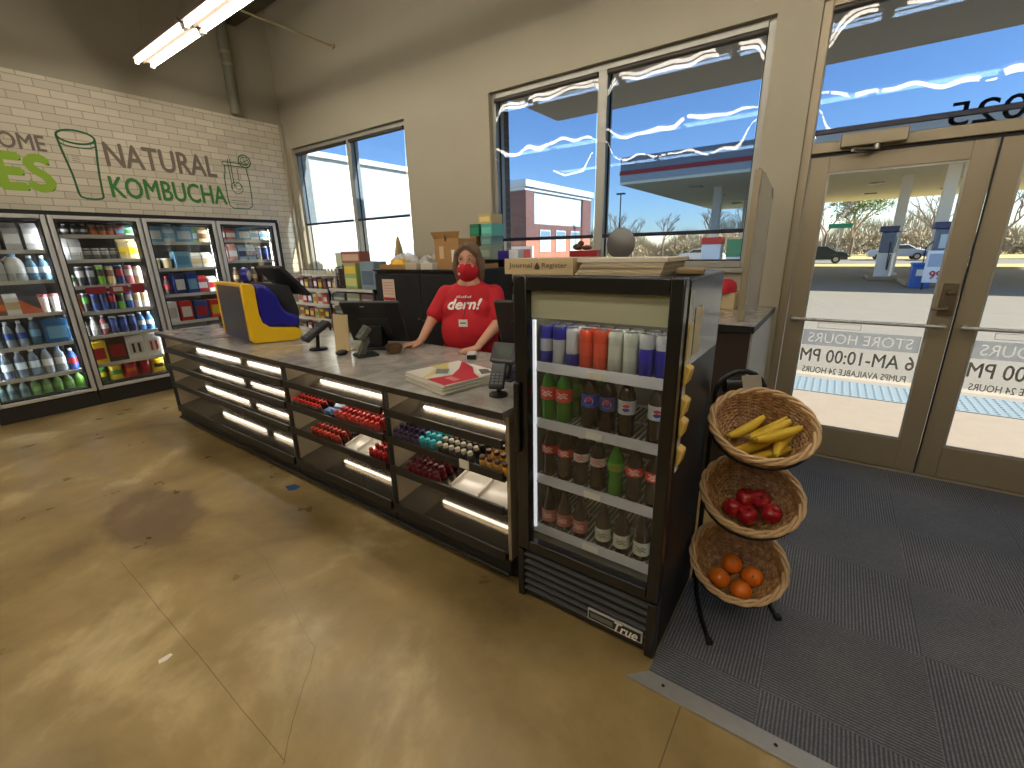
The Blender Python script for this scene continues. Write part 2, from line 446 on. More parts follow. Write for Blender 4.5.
structure('wall_window', w, M_wall)
b = MB()                                              # brick-faced wall around the cooler opening
CY0, CY1, CZ = 0.375, 3.455, 2.0
b.box(XW-0.12, XW, CY1, YW, 0, 3.28); b.box(XW-0.12, XW, YR, CY0, 0, 3.28); b.box(XW-0.12, XW, CY0, CY1, CZ, 3.28)
structure('wall_back', b, M_brick)
structure('wall_back_upper', MB().box(XW-0.12, XW-0.01, YR, YW, 3.28, ZC), M_wall)
structure('wall_right', MB().box(XE, XE+0.15, YR, T, 0, ZC), M_wall)
structure('wall_rear', MB().box(XW-0.9, XE, YR-0.15, YR, 0, ZC), M_wall)
structure('wall_cooler_room', MB().box(XW-0.92, XW-0.84, YR, YW, 0, ZC), M_ceil)
structure('trim_corner', MB().box(XW+0.001, XW+0.05, YW-0.05, YW-0.001, 0, 3.28), M_wall, bevel=0.004)
# roof steel under the deck, conduit and the riser in the corner
j = MB(); j.box(XW+0.02, XE-0.02, 3.28, 3.40, 4.30, 4.315); j.box(XW+0.02, XE-0.02, 3.28, 3.40, 4.80, 4.815)
for i in range(14):
    x = XW + 0.2 + i*0.75
    j.beam((x,3.34,4.31), (x+0.37,3.34,4.81), 0.03, 0.03); j.beam((x+0.37,3.34,4.81), (x+0.75,3.34,4.31), 0.03, 0.03)
tag(j.build('roof_joist', mat('primed steel', (64,56,38), 0.7)), 'dark steel roof joist running along the window wall', 'joist')
c = MB(); c.tube([(-5.227,-1.0,3.90),(-5.227,YW-0.02,3.90)], 0.011, 8); c.lathe([(0.03,0),(0.03,0.02)], 12, 0, (-5.227,YW-0.001,3.90), Euler((R(90),0,0)).to_matrix())
tag(c.build('conduit', mat('painted conduit', (176,158,122), 0.5, 0.3)), 'thin metal conduit crossing from ceiling light to window wall', 'conduit')
p = thing('riser_pipe', 'pale vertical pipe with band clamp high on the wall above coolers', 'pipe', (XW+0.075, 3.2, 3.28))
MB().tube([(0,0,0.002),(0,0,ZC-3.283)], 0.062, 18).build('pipe', mat('grey green pipe', (120,118,98), 0.6), p)
MB().lathe([(0.068,0),(0.068,0.03)], 18, 0, (0,0,0.66)).lathe([(0.068,0),(0.068,0.03)], 18, 0, (0,0,0.53)).build('clamp', M_frame, p)

# ------------------------------------------------------------------ windows
def window(name, rect, mull, rail):
    x0, x1, z0, z1 = rect; y0, y1 = YW+0.05, YW+0.16; t = 0.05
    f = MB()
    f.box(x0, x0+t, y0, y1, z0, z1); f.box(x1-t, x1, y0, y1, z0, z1)
    f.box(x0+t, x1-t, y0, y1, z1-t, z1); f.box(x0+t, x1-t, y0, y1, z0, z0+t)
    for m_ in mull: f.box(m_-0.04, m_+0.04, y0-0.01, y1, z0+t, z1-t)
    o = structure(name, f, M_frame2, bevel=0.004)
    ed = [x0+t] + [v for m_ in mull for v in (m_-0.04, m_+0.04)] + [x1-t]
    for i in range(0, len(ed), 2):
        MB().box(ed[i]-0.008, ed[i+1]+0.008, YW+0.105, YW+0.112, z0+t-0.008, z1-t+0.008).build('glass_pane', M_glass, o)
        g = MB()                                       # dark gasket round the pane
        for (a, b_, c_, d_) in ((ed[i], ed[i]+0.012, z0+t, z1-t), (ed[i+1]-0.012, ed[i+1], z0+t, z1-t), (ed[i], ed[i+1], z0+t, z0+t+0.012), (ed[i], ed[i+1], z1-t-0.012, z1-t)):
            g.box(a, b_, YW+0.096, YW+0.104, c_, d_)
        g.build('gasket', M_dark, o)
    MB().box(x0-0.0, x1, YW-0.03, YW+0.05, z0-0.035, z0).build('sill', M_frame2, o, bevel=0.004)
    return ed
E1 = window('window_1', W1, [-5.22], 1.7)
E2 = window('window_2', W2, [-1.79], 1.66)

def film_shade(x0, x1, ztop, zbot, y, label, seed):
    o = thing('film_shade', label, 'window shade', ((x0+x1)/2, y, zbot), 0, 'clear film shades on the windows')
    rnd = random.Random(seed); W = x1-x0; H = ztop-zbot
    ph = [rnd.uniform(0, 6.28) for _ in range(12)]
    nx, nz = int(W/0.02), int(H/0.02); vs = []; fs = []
    for j_ in range(nz+1):
        for i in range(nx+1):
            u, v = i/nx, j_/nz; X = u*W; Z = v*H
            d = 0.00096*math.sin(X*5.3+ph[0])+0.00072*math.sin(X*11+Z*2.5+ph[1])+0.00054*math.sin(X*19-Z*4+ph[2])+0.00030*math.sin(X*31+Z*9+ph[3])
            d += 0.0006*math.sin(Z*6.0+ph[4]+1.2*math.sin(X*3+ph[5]))+0.0003*math.sin(Z*15+X*5+ph[6])
            e = min(u, 1-u)*W
            d += 0.007*math.exp(-e/0.035)*math.sin(Z*7+ph[7])
            vs.append((X-W/2, d, Z))
    for j_ in range(nz):
        for i in range(nx):
            a = j_*(nx+1)+i; fs.append((a, a+1, a+nx+2, a+nx+1))
    MB().add(vs, fs).build('film', M_film, o, angle=180)
    MB().box(-W/2, W/2, -0.008, 0.008, -0.03, 0.0).build('hem_bar', mat('navy hem bar', (22,22,46), 0.4), o, bevel=0.004)
    MB().tube([(-W/2,0.0,H+0.012),(W/2,0.0,H+0.012)], 0.022, 14).build('roller', mat('dark roller', (58,52,44), 0.5), o)
    return o
film_shade(E1[0]+0.004, E1[1]-0.004, W1[3]-0.085, 1.99, YW+0.035, 'clear solar film shade on the left pane of the far window', 1)
film_shade(E1[2]+0.004, E1[3]-0.004, W1[3]-0.085, 1.99, YW+0.035, 'clear solar film shade on the right pane of the far window', 2)
film_shade(E2[0]+0.004, E2[1]-0.004, W2[3]-0.085, 1.675, YW+0.035, 'wavy film shade in front of the brick building, left pane of middle window', 3)
film_shade(E2[2]+0.004, E2[3]-0.004, W2[3]-0.085, 1.675, YW+0.035, 'wavy film shade before the fuel canopy, right pane of middle window', 4)

# ------------------------------------------------------------------ entrance: frame, transom, two glass doors
yd0, yd1 = YW+0.02, YW+0.13
fr = MB(); t = 0.055
fr.box(DR[0], DR[0]+t, yd0, yd1, 0, DR[3]); fr.box(DR[1]-t, DR[1], yd0, yd1, 0, DR[3])
fr.box(DR[0]+t, DR[1]-t, yd0, yd1, DR[3]-0.05, DR[3]); fr.box(DR[0]+t, DR[1]-t, yd0, yd1, 2.125, 2.19)
fr.box(DR[0]+t, DR[1]-t, yd0-0.01, yd1+0.02, 0.0, 0.012)
o = structure('door_frame', fr, M_frame, bevel=0.004)
MB().box(DR[0]+t-0.005, DR[1]-t+0.005, YW+0.085, YW+0.092, 2.185, DR[3]-0.045).build('transom_pane', M_glass, o)
MB().text('025', 0.32, 0.125, (0.405+0.32, YW+0.0935, 2.20), (-1,0,0), (0,0,1), 0.001, 0, 0.012).build('street_number', thin_vinyl('dark grey vinyl', (104,102,112)), o)
MB().box(DR[0]+t, DR[1]-t, yd0+0.02, yd0+0.03, 2.105, 2.125).build('door_stop', M_dark, o)
film_shade(DR[0]+t+0.004, DR[1]-t-0.004, DR[3]-0.075, 2.262, YW+0.012, 'wavy film shade over the transom above the glass doors', 5)
M_signg = thin_vinyl('grey sign vinyl', (214,208,198))
def door(name, x0, x1, latch):
    """glazed aluminium leaf, hinge edge opposite the latch side"""
    y0, y1 = YW+0.045, YW+0.09; zb, zt = 0.016, 2.118
    st, sl = 0.105, 0.105
    g = (x0+st, x1-sl, 0.235, 2.005)
    f = MB()
    f.box(x0, g[0], y0, y1, zb, zt); f.box(g[1], x1, y0, y1, zb, zt); f.box(g[0], g[1], y0, y1, zb, g[2]); f.box(g[0], g[1], y0, y1, g[3], zt)
    o = structure(name, f, M_frame, bevel=0.003)
    MB().box(g[0]-0.006, g[1]+0.006, YW+0.064, YW+0.071, g[2]-0.006, g[3]+0.006).build('glass_pane', M_glass, o)
    s = MB()
    for a in ((g[0], g[0]+0.012, g[2], g[3]), (g[1]-0.012, g[1], g[2], g[3]), (g[0]+0.012, g[1]-0.012, g[2], g[2]+0.012), (g[0]+0.012, g[1]-0.012, g[3]-0.012, g[3])):
        s.box(a[0], a[1], YW+0.05, YW+0.062, a[2], a[3])
    s.build('glazing_bead', M_frame2, o)
    pb = MB(); pb.tube([(x0+0.03, YW+0.0, 1.035),(x1-0.03, YW+0.0, 1.035)], 0.012, 12)
    for x in (x0+0.045, x1-0.045): pb.box(x-0.012, x+0.012, YW+0.0, y0+0.001, 1.022, 1.048)
    pb.build('push_bar', M_alu, o)
    # writing put on for readers outside, so it reads backwards from here
    yy = YW+0.0735
    gw = g[1]-g[0]; xc = g[1]-0.012
    stencil(MB(), 'STORE HOURS', gw-0.03, 0.113, gw-0.10, 0.07, (g[1]-0.015, YW+0.0728, 0.842), (-1,0,0), (0,0,1)).build('sign_band', M_signg, o)
    q = MB(); q.text('6 AM-10:00 PM', gw-0.04, 0.095, (g[1]-0.02, yy, 0.72), (-1,0,0), (0,0,1), 0.001, 0, 0.02)
    q.text('PUMPS AVAILABLE 24 HOURS', gw-0.09, 0.045, (g[1]-0.045, yy, 0.635), (-1,0,0), (0,0,1), 0.001, 0, 0.02)
    for a in ((0.115, 0.365, 1.004, 1.007), (0.115, 0.365, 0.968, 0.971), (0.115, 0.118, 0.97, 1.005), (0.362, 0.365, 0.97, 1.005)):
        q.box(g[0]+a[0]-0.02, g[0]+a[1]-0.02, YW+0.073, YW+0.074, a[2], a[3])
    q.build('lettering', M_signg, o)
    return o
d1 = door('door_1', -0.25, 0.643, 'right')
lk = MB(); lk.box(0.56, 0.63, YW+0.03, YW+0.046, 1.10, 1.30); lk.lathe([(0.016,0),(0.014,0.022)], 14, 0, (0.595, YW+0.03, 1.25), Euler((R(90),0,0)).to_matrix())
lk.tube([(0.595,YW+0.02,1.15),(0.595,YW-0.015,1.15),(0.52,YW-0.02,1.145)], 0.009, 8)
lk.build('latch', mat('weathered bronze', (110,98,78), 0.4, 0.6), d1)
door('door_2', 0.652, 1.543, 'left')
structure('trim_astragal', MB().box(0.6435, 0.6515, YW+0.03, YW+0.045, 0.02, 2.11), M_dark)
k = thing('door_closer', 'tan door closer box with folded arm above the left glass door', 'door closer', (0.06, YW+0.02, 2.16))
MB().box(-0.16, 0.17, -0.055, 0.0, -0.022, 0.055).build('closer_body', M_frame, k, bevel=0.006)
a = MB(); a.lathe([(0.02,-0.05),(0.02,-0.022)], 12, 0, (0.03,-0.03,0)); a.beam((0.03,-0.03,-0.045), (-0.09,-0.12,-0.048), 0.022, 0.01); a.beam((-0.09,-0.12,-0.056), (0.0,0.02,-0.06), 0.02, 0.008)
a.build('closer_arm', M_steel, k)
# entrance carpet and the metal edge strip
tag(MB().box(-0.355, XE-0.01, 1.345, YW+0.015, 0.0005, 0.009).build('entrance_carpet', carpet_material()), 'charcoal ribbed carpet tiles inside the glass entrance doors', 'carpet')
s = MB(); s.prism([(-0.418,1.278),(XE-0.01,1.278),(XE-0.01,1.344),(-0.352,1.344)], (0,0,0.0005), (1,0,0), (0,1,0), (0,0,0.011), 0)
for i in range(10):
    x = -0.29 + i*0.36
    s.lathe([(0.007,0.0),(0.006,0.0014)], 10, 1, (x, 1.312, 0.0115))
tag(s.build('threshold_strip', [M_alu, M_dark], bevel=0.003), 'silver metal edging strip between brown concrete and charcoal carpet', 'edging strip')
tag(MB().prism([(-0.05,-0.03),(0.03,-0.042),(0.055,-0.01),(0.04,0.035),(-0.03,0.028)], (-2.874,1.347,0.0004), (1,0,0), (0,1,0), (0,0,0.001)).build('tape_scrap', mat('blue tape', (48,92,140), 0.6)), 'small blue tape scrap on the concrete in front of the counter', 'tape')
tag(MB().prism([(-0.012,-0.02),(0.01,-0.025),(0.016,0.0),(0.006,0.024),(-0.01,0.02)], (-1.98,0.31,0.0004), (1,0,0), (0,1,0), (0,0,0.001)).build('paper_scrap', M_paper), 'tiny white paper scrap lying alone on the brown concrete floor', 'litter')

# ------------------------------------------------------------------ ceiling lights
def light_row(y, x0, n, rowname, first=None):
    for i in range(n):
        if first is None:
            o = thing('strip_light', '', 'ceiling light', (0,0,0), 0, 'strip lights hung from the deck')
            h = MB(); h.prism([(-0.115,0.0),(-0.10,-0.025),(-0.02,-0.03),(0,-0.045),(0.02,-0.03),(0.10,-0.025),(0.115,0.0),(0.05,0.06),(-0.05,0.06)], (0,0,0), (0,1,0), (0,0,1), (1.2,0,0))
            h.build('housing', mat('lamp housing', (112,98,88), 0.5), o)
            for s_ in (-1, 1): MB().tube([(0.03, s_*0.066, -0.05),(1.17, s_*0.066, -0.05)], 0.0145, 10).build('lamp_tube', M_tube, o)
            for s_ in (-1, 1):
                for xx in (0.0, 1.17): MB().box(xx, xx+0.03, s_*0.066-0.018, s_*0.066+0.018, -0.068, -0.02).build('lamp_holder', M_white, o)
            for xx in (0.15, 1.05): MB().tube([(xx,0,0.06),(xx,0,ZC-3.50)], 0.004, 6).build('hanger_wire', M_steel, o)
            first = o
        else: o = dup(first)
        o.location = (x0 + i*1.225, y, 3.50)
        o['label'] = f'twin tube strip light, {nth(i)} from the cooler wall in the {rowname}'
    return first
fl = light_row(2.15, -6.08, 7, 'row beside the window wall')
light_row(-0.45, -6.08, 7, 'row over the open floor', fl)
light_row(-3.0, -6.08, 7, 'row farthest from the windows', fl)

# ------------------------------------------------------------------ outside: ground, own canopy, buildings, fuel station
GZ = -0.10
M_walk = mat('pale concrete walk', (146,131,113), 0.85, grain=0.10, gscale=8)
M_asph = mat('bleached asphalt', (122,114,100), 0.9, grain=0.10, gscale=2)
M_grass = mat('winter grass', (176,160,104), 0.95, grain=0.15, gscale=4)
structure('sidewalk', MB().box(-14, 14, T, 6.55, -0.16, -0.02), M_walk)
structure('kerb', MB().box(-14, 14, 6.55, 6.72, -0.16, -0.02), mat('kerb concrete', (160,148,128), 0.85))
structure('parking_ground', MB().box(-90, 60, 6.72, 40, -0.3, GZ), M_asph)
tp = MB(); tp.box(-0.4, 2.4, 5.75, 6.4, -0.02, -0.014)
for i in range(40):
    for k_ in range(9): tp.lathe([(0.017,0),(0.011,0.006)], 6, 0, (-0.37+i*0.07, 5.8+k_*0.068, -0.014))
structure('sidewalk_tactile_strip', tp, mat('blue grey tactile paving', (120,134,140), 0.8))
structure('road_verge', MB().box(-90, 60, 40, 46, -0.3, GZ+0.08), M_grass)
structure('road', MB().box(-90, 60, 46, 60, -0.3, GZ+0.02), M_asph)
structure('field', MB().box(-120, 90, 60, 140, -0.3, GZ+0.06), M_grass)
# the shop's own flat overhang and the brick pier beside the middle window
structure('roof_overhang', MB().box(-3.16, 8, T, 5.50, 3.10, 3.55), mat('grey soffit', (206,186,160), 0.75), bevel=0.02)
structure('pillar_outside', MB().box(-3.48, -3.13, T, T+0.34, -0.02, 3.1), M_dbrick)

def facade(o, name, rects, O, u, v, nrm, depth, m):
    for a0, a1, b0, b1 in rects:
        MB().prism([(a0,b0),(a1,b0),(a1,b1),(a0,b1)], Vector(O)+Vector(nrm)*0.0, u, v, Vector(nrm)*depth).build(name, m, o)
M_stucco = mat('white stucco', (226,222,212), 0.85, grain=0.03, gscale=2)
M_pane = mat('dark shop glazing', (140,160,168), 0.12)
bb = thing('brick_building', 'white and red brick building with square windows, seen through the middle window', 'building', (-17.0, 25.5, GZ))
MB().box(-14, 0, 0, 9.2, 0, 5.55).build('wall', M_stucco, bb)
q = MB(); q.box(-14.3, 0.3, -0.3, 9.5, 5.55, 5.95); q.box(-14.15, 0.15, -0.15, 9.35, 5.35, 5.55); q.build('cornice', mat('white cornice', (236,232,222), 0.7), bb)
for a in ((-1.1,0.16,-0.12,0.9,0,5.34), (-0.1,0.16,7.9,9.32,0,5.34)):
    MB().box(*a).build('brick_pier', M_rbrick, bb)
MB().box(-0.1, 0.10, 0.9, 7.9, 0.9, 3.35).build('brick_band', M_rbrick, bb)
for y in (1.6, 3.8, 6.0):
    f = MB().box(0.08, 0.16, y, y+1.4, 1.55, 3.0).build('window_frame', M_white, bb)
    MB().box(0.10, 0.175, y+0.1, y+1.3, 1.65, 2.9).build('pane', M_pane, f)
f = MB().box(-13, -2, -0.12, 0.05, 0.4, 1.9).build('shop_front', M_pane, bb)
wb = thing('white_building', 'long blank white building filling the far left window', 'building', (-21.0, 8.0, GZ))
MB().box(-12, 0, 0, 15.5, 0, 6.1).build('wall', M_stucco, wb)
MB().box(-12.2, 0.2, -0.2, 15.7, 6.1, 6.35).build('parapet', mat('white cornice', (236,232,222), 0.7), wb)
for y in (2.0, 6.0, 10.0):
    f = MB().box(-0.05, 0.06, y, y+2.6, 0.3, 2.3).build('window_frame', M_white, wb)
    MB().box(-0.03, 0.08, y+0.12, y+2.48, 0.42, 2.18).build('pane', M_pane, f)
sg = thing('street_sign', 'red and white framed sign panel standing below the brick building', 'sign', (-9.55, 14.0, GZ))
MB().box(-0.55, 0.55, -0.03, 0.03, 1.22, 1.80).build('panel', mat('sign white', (225,214,204), 0.6), sg)
MB().box(-0.46, 0.46, -0.04, -0.03, 1.34, 1.70).build('red_band', mat('sign red', (196,66,50), 0.6), sg)
MB().tube([(-0.4,0,0.0),(-0.4,0,1.25)], 0.03, 8).tube([(0.4,0,0.0),(0.4,0,1.25)], 0.03, 8).build('post', M_steel, sg)

fc = thing('fuel_canopy', 'fuel station canopy with grey fascia and red stripe on white columns', 'canopy', (0, 0, GZ))
cx0, cx1, cy0, cy1, cz = -9.2, 16.0, 22.2, 42.5, 4.6
MB().box(cx0, cx1, cy0, cy1, cz, cz+0.12).build('soffit', mat('canopy soffit', (238,230,200), 0.6), fc)
MB().box(cx0-0.02, cx1+0.02, cy0-0.02, cy1+0.02, cz+0.12, cz+0.42).build('lower_fascia', mat('silver fascia', (170,172,172), 0.5), fc)
MB().box(cx0-0.05, cx1+0.05, cy0-0.05, cy1+0.05, cz+0.42, cz+0.60).build('stripe', mat('fascia red', (168,48,46), 0.5), fc)
MB().box(cx0-0.02, cx1+0.02, cy0-0.02, cy1+0.02, cz+0.60, cz+1.20).build('upper_fascia', mat('grey fascia', (128,134,138), 0.5), fc)
for x, y in ((-5.6,26.5),(-5.6,35.5),(2.05,28.6),(3.15,25.4),(11.0,26.2),(11.0,35.5)):
    MB().box(x-0.19, x+0.19, y-0.19, y+0.19, 0, cz).box(x-0.3, x+0.3, y-0.3, y+0.3, 0, 0.25).build('column', mat('white column', (214,210,202), 0.6), fc)
for x in (-6.5,-2.5,1.0,4.5,8.5):
    for y in (25.5,31,37):
        MB().box(x-0.3, x+0.3, y-0.3, y+0.3, cz-0.06, cz).build('canopy_lamp', mat('lamp lens', (150,142,122), 0.3), fc)
M_pumpw = mat('pump white', (212,214,216), 0.4); M_pumpb = mat('pump blue grey', (92,104,124), 0.4)
pump0 = thing('fuel_pump', 'fuel pump on the island nearest the glass doors', 'fuel pump', (3.3, 23.9, GZ+0.16), 0, 'fuel pumps under the canopy')
MB().box(-0.45, 0.45, -0.28, 0.28, 0.0, 1.05).build('cabinet', M_pumpw, pump0, bevel=0.03)
MB().box(-0.42, 0.42, -0.26, 0.26, 1.05, 1.95).build('display_head', M_pumpb, pump0, bevel=0.03)
MB().box(-0.30, 0.30, -0.30, -0.25, 1.25, 1.75).build('screen', mat('pump screen', (168,190,204), 0.2), pump0)
for s_ in (-1, 1):
    MB().tube([(s_*0.44,-0.1,1.5),(s_*0.62,-0.14,1.3),(s_*0.6,-0.16,0.4),(s_*0.5,-0.18,0.3),(s_*0.5,-0.2,1.0)], 0.022, 8).build('hose', M_dark, pump0)
MB().box(-0.55, 0.55, -0.34, 0.34, 1.95, 2.2).build('topper', mat('pump navy', (44,56,96), 0.4), pump0, bevel=0.03)
dup(pump0, (1.75,27.2,GZ+0.16), (0,0,R(80)), 'narrow end of a fuel pump left of the blue bin')
structure('kerb_island', MB().box(2.25, 4.2, 23.2, 26.2, GZ, 0.06), M_walk, bevel=0.03); structure('kerb_island_far', MB().box(1.2, 2.5, 26.6, 29.4, GZ, 0.06), M_walk, bevel=0.03)
bn = thing('litter_bin', 'blue bin with a white notice beside the canopy column', 'bin', (2.58, 22.75, GZ))
MB().prism([(-0.27,0),(0.27,0),(0.30,0.82),(-0.30,0.82)], (0,-0.3,0), (1,0,0), (0,0,1), (0,0.6,0)).build('tub', mat('bin blue', (28,92,176), 0.4), bn, bevel=0.03)
MB().box(-0.32, 0.32, -0.33, 0.33, 0.82, 0.92).build('lid', mat('bin lid blue', (40,110,190), 0.4), bn, bevel=0.03)
MB().box(-0.16, 0.16, -0.315, -0.29, 0.45, 0.68).build('notice', M_paper, bn)
ad = thing('pump_sign', 'white price poster standing in front of the fuel pumps', 'sign', (2.97, 21.9, GZ))
MB().box(-0.42, 0.42, -0.04, 0.04, 0.25, 1.35).build('panel', mat('poster white', (222,226,232), 0.5), ad, bevel=0.01)
MB().box(-0.36, 0.36, -0.05, -0.04, 0.8, 1.25).build('picture', mat('poster blue', (150,168,196), 0.5), ad)
MB().text('999', 0.5, 0.28, (-0.25,-0.05,0.38), (1,0,0), (0,0,1), 0.004, 0, 0.03).build('price', mat('poster red', (170,40,60), 0.5), ad)
MB().box(-0.4, -0.34, -0.02, 0.02, 0.0, 0.25).box(0.34, 0.4, -0.02, 0.02, 0.0, 0.25).build('leg', M_black, ad)
M_gwhite = mat('hoarding white', (220,218,210), 0.6)
for (x, y, c, nm, lb) in ((-4.78, 22.6, (186,40,40), 'ice_freezer', 'white ice freezer with red header under the fuel canopy'), (-3.72, 22.7, (70,130,88), 'display_stand', 'white stand with green panel beside the ice freezer')):
    o = thing(nm, lb, nm.replace('_', ' '), (x, y, GZ))
    MB().box(-0.40, 0.40, -0.35, 0.35, 0.06, 1.75 if c[0] > 100 else 1.2).build('cabinet', mat('freezer blue white', (196,206,216), 0.4), o, bevel=0.02)
    MB().box(-0.43, 0.43, -0.38, 0.38, 1.75 if c[0] > 100 else 1.2, 2.05 if c[0] > 100 else 1.95).build('header', mat('header %d' % c[0], c, 0.5), o, bevel=0.02)
    q = MB()
    for s_ in (-0.34, 0.34): q.box(s_-0.05, s_+0.05, -0.3, 0.3, 0, 0.06)
    q.build('foot', M_black, o)

def car(x, y, rz, paint, label):
    o = thing('car', label, 'car', (x, y, GZ+0.06), rz, 'cars beyond the station')
    side = [(-2.2,0.32),(-2.25,0.75),(-2.05,0.92),(-1.35,0.98),(-0.75,1.38),(0.65,1.42),(1.35,1.0),(2.05,0.9),(2.25,0.7),(2.2,0.32)]
    MB().prism(side, (0,-0.85,0), (1,0,0), (0,0,1), (0,1.7,0)).build('body', paint, o, bevel=0.06)
    g = [(-1.2,1.0),(-0.72,1.33),(0.6,1.36),(1.15,1.02)]
    MB().prism(g, (0,-0.862,0), (1,0,0), (0,0,1), (0,1.724,0)).build('side_glass', mat('car glass', (40,48,54), 0.1), o)
    for wx in (-1.4, 1.4):
        for wy in (-0.78, 0.78):
            wh = MB().lathe([(0.05,-0.11),(0.3,-0.1),(0.33,-0.06),(0.33,0.06),(0.3,0.1),(0.05,0.11)], 18, 0, (wx,wy,0.33), Euler((R(90),0,0)).to_matrix()).build('wheel', M_dark, o)
            MB().lathe([(0.02,-0.115),(0.19,-0.115),(0.19,0.115),(0.02,0.115)], 12, 0, (wx,wy,0.33), Euler((R(90),0,0)).to_matrix()).build('hubcap', M_steel, wh)
    return o
car(-1.6, 48.5, 0, mat('dark green paint', (34,46,48), 0.2), 'dark car driving past on the road behind the station')
cars = [(4.5,58.0,mat('silver paint',(176,180,184),0.3),'silver car parked under the trees beyond the road'), (8.6,56.5,mat('blue paint',(54,92,150),0.3),'blue car parked beyond the road by the canopy column'),
        (-12.0,52.0,mat('white paint',(216,216,212),0.3),'white car on the road seen under the canopy left end'), (22.0,55.0,mat('blue paint',(54,92,150),0.3),'blue car beyond the road seen through right glass door')]
for x, y, p, l in cars: car(x, y, R(4), p, l)
def tree(x, y, h, leafy, label, seed):
    rnd = random.Random(seed)
    o = thing('tree', label, 'tree', (x, y, GZ+0.06), 0, 'trees beyond the road')
    tr = MB(); tw = MB(); tips = []
    def grow(p, d, L, r, lev, mb):
        q = p + d*L; mb.tube([p, (p+q)/2 + Vector((rnd.uniform(-1,1),rnd.uniform(-1,1),0))*L*0.05, q], [r, r*0.85, r*0.65], 5, 0, caps=False)
        tips.append(q)
        if lev == 0: return
        for k_ in range(3 if lev > 1 else 4):
            nd = (d + Vector((rnd.uniform(-1,1), rnd.uniform(-1,1), rnd.uniform(-0.25,0.6)))*0.75).normalized()
            grow(q if k_ else p + d*L*0.7, nd, L*rnd.uniform(0.6,0.8), r*0.6, lev-1, tw)
    grow(Vector((0,0,0)), Vector((0,0,1)), h*0.32, h*0.022, 4, tr)
    tr.build('trunk', mat('grey bark', (110,96,84), 0.9), o)
    tw.build('branches', mat('winter twigs', (150,130,114), 0.9), o)
    if leafy:
        lf = MB()
        for p in tips:
            for k_ in range(16):
                c = p + Vector((rnd.gauss(0,1), rnd.gauss(0,1), rnd.gauss(0,1)))*h*0.04
                a = Vector((rnd.uniform(-1,1),rnd.uniform(-1,1),rnd.uniform(-1,1))).normalized(); b2 = a.orthogonal().normalized(); s_ = h*0.016
                lf.add([c-a*s_, c+b2*s_*0.6, c+a*s_, c-b2*s_*0.6], [(0,1,2,3)])
        lf.build('foliage', mat('olive foliage', (112,124,72), 0.8), o)
spots = [(-6.5,60,8,0,'tall bare winter tree seen left of the canopy column'), (-1.5,62,8.5,0,'bare forked tree rising behind the dark car'), (1.0,70,9,1,'olive evergreen tree behind the parked cars'), (7.5,61,7.5,0,'slender bare tree beside the far canopy column'),
         (12,62,9,0,'bare winter tree right of the far canopy column'), (18,66,10,0,'bare tree beyond the sign seen through the right door'), (26,64,10,0,'broad bare tree seen through the right glass door'), (-14,66,8,0,'bare tree under the left end of the canopy'),
         (-20,64,7,0,'brown bare tree left of the fuel canopy'), (-25,66,7,0,'brown bare tree behind the brick building corner'), (-29,69,8,0,'bare tree farthest along towards the brick building'), (-10,70,9,0,'faint bare tree far behind the left canopy columns'), (34,68,10,0,'bare tree farthest right beyond the road')]
for i, (x, y, h, lf, l) in enumerate(spots): tree(x, y, h, lf, l, 40+i)
def hedge(x0, x1, y, h, label, seed):
    rnd = random.Random(seed); lf = MB()
    for k_ in range(int((x1-x0)*420)):
        x = rnd.uniform(x0,x1); top = h*(0.6+0.25*math.sin(x*0.31)+0.15*math.sin(x*0.83+1)); z = top*rnd.random()**0.8
        r_ = rnd.uniform(0.10,0.26)
        if k_ % 3 == 0:                                   # thin twigs
            q = Vector((x, y+rnd.gauss(0,0.8), z)); d = Vector((rnd.uniform(-0.5,0.5), 0, 1)).normalized(); n_ = Vector((0.03,0,0))
            lf.add([q-n_, q+n_, q+d*1.6], [(0,1,2)])
        else:
            c = Vector((x, y+rnd.gauss(0,0.8), z*0.7)); a_ = Vector((rnd.uniform(-1,1),rnd.uniform(-1,1),rnd.uniform(-1,1))).normalized(); b2 = a_.orthogonal().normalized()
            lf.add([c-a_*r_, c+b2*r_*0.5, c+a_*r_, c-b2*r_*0.5], [(0,1,2,3)])
    o = lf.build('undergrowth', mat('brown scrub', (160,144,118), 0.9)); o['kind'] = 'stuff'; o['label'] = label; o['category'] = 'undergrowth'
hedge(-50, 45, 80, 5.2, 'hazy brown woodland scrub along the far horizon', 5)
lp = thing('lamp_post', 'thin dark lamp post standing left of the fuel canopy', 'lamp post', (-13.6, 33.0, GZ))
MB().tube([(0,0,0),(0,0,5.4)], [0.07,0.04], 8).build('pole', M_black, lp); MB().box(-0.3,0.3,-0.12,0.12,5.4,5.5).build('lamp_head', M_black, lp)
gs = thing('road_sign', 'small green street name sign on a post beyond the car', 'sign', (-0.3, 52.0, GZ))
MB().tube([(0,0,0),(0,0,3.0)], 0.05, 8).build('pole', M_steel, gs); MB().box(-0.9,0.9,-0.03,0.03,3.0,3.4).build('panel', mat('sign green', (24,128,92), 0.5), gs)
bs = thing('road_sign', 'dark square sign on a post beyond the right glass door', 'sign', (9.9, 34.0, GZ))
MB().tube([(0,0,0),(0,0,1.6)], 0.05, 8).build('pole', M_steel, bs); MB().box(-0.5,0.5,-0.03,0.03,1.6,2.2).build('panel', mat('sign dark', (60,66,80), 0.5), bs)

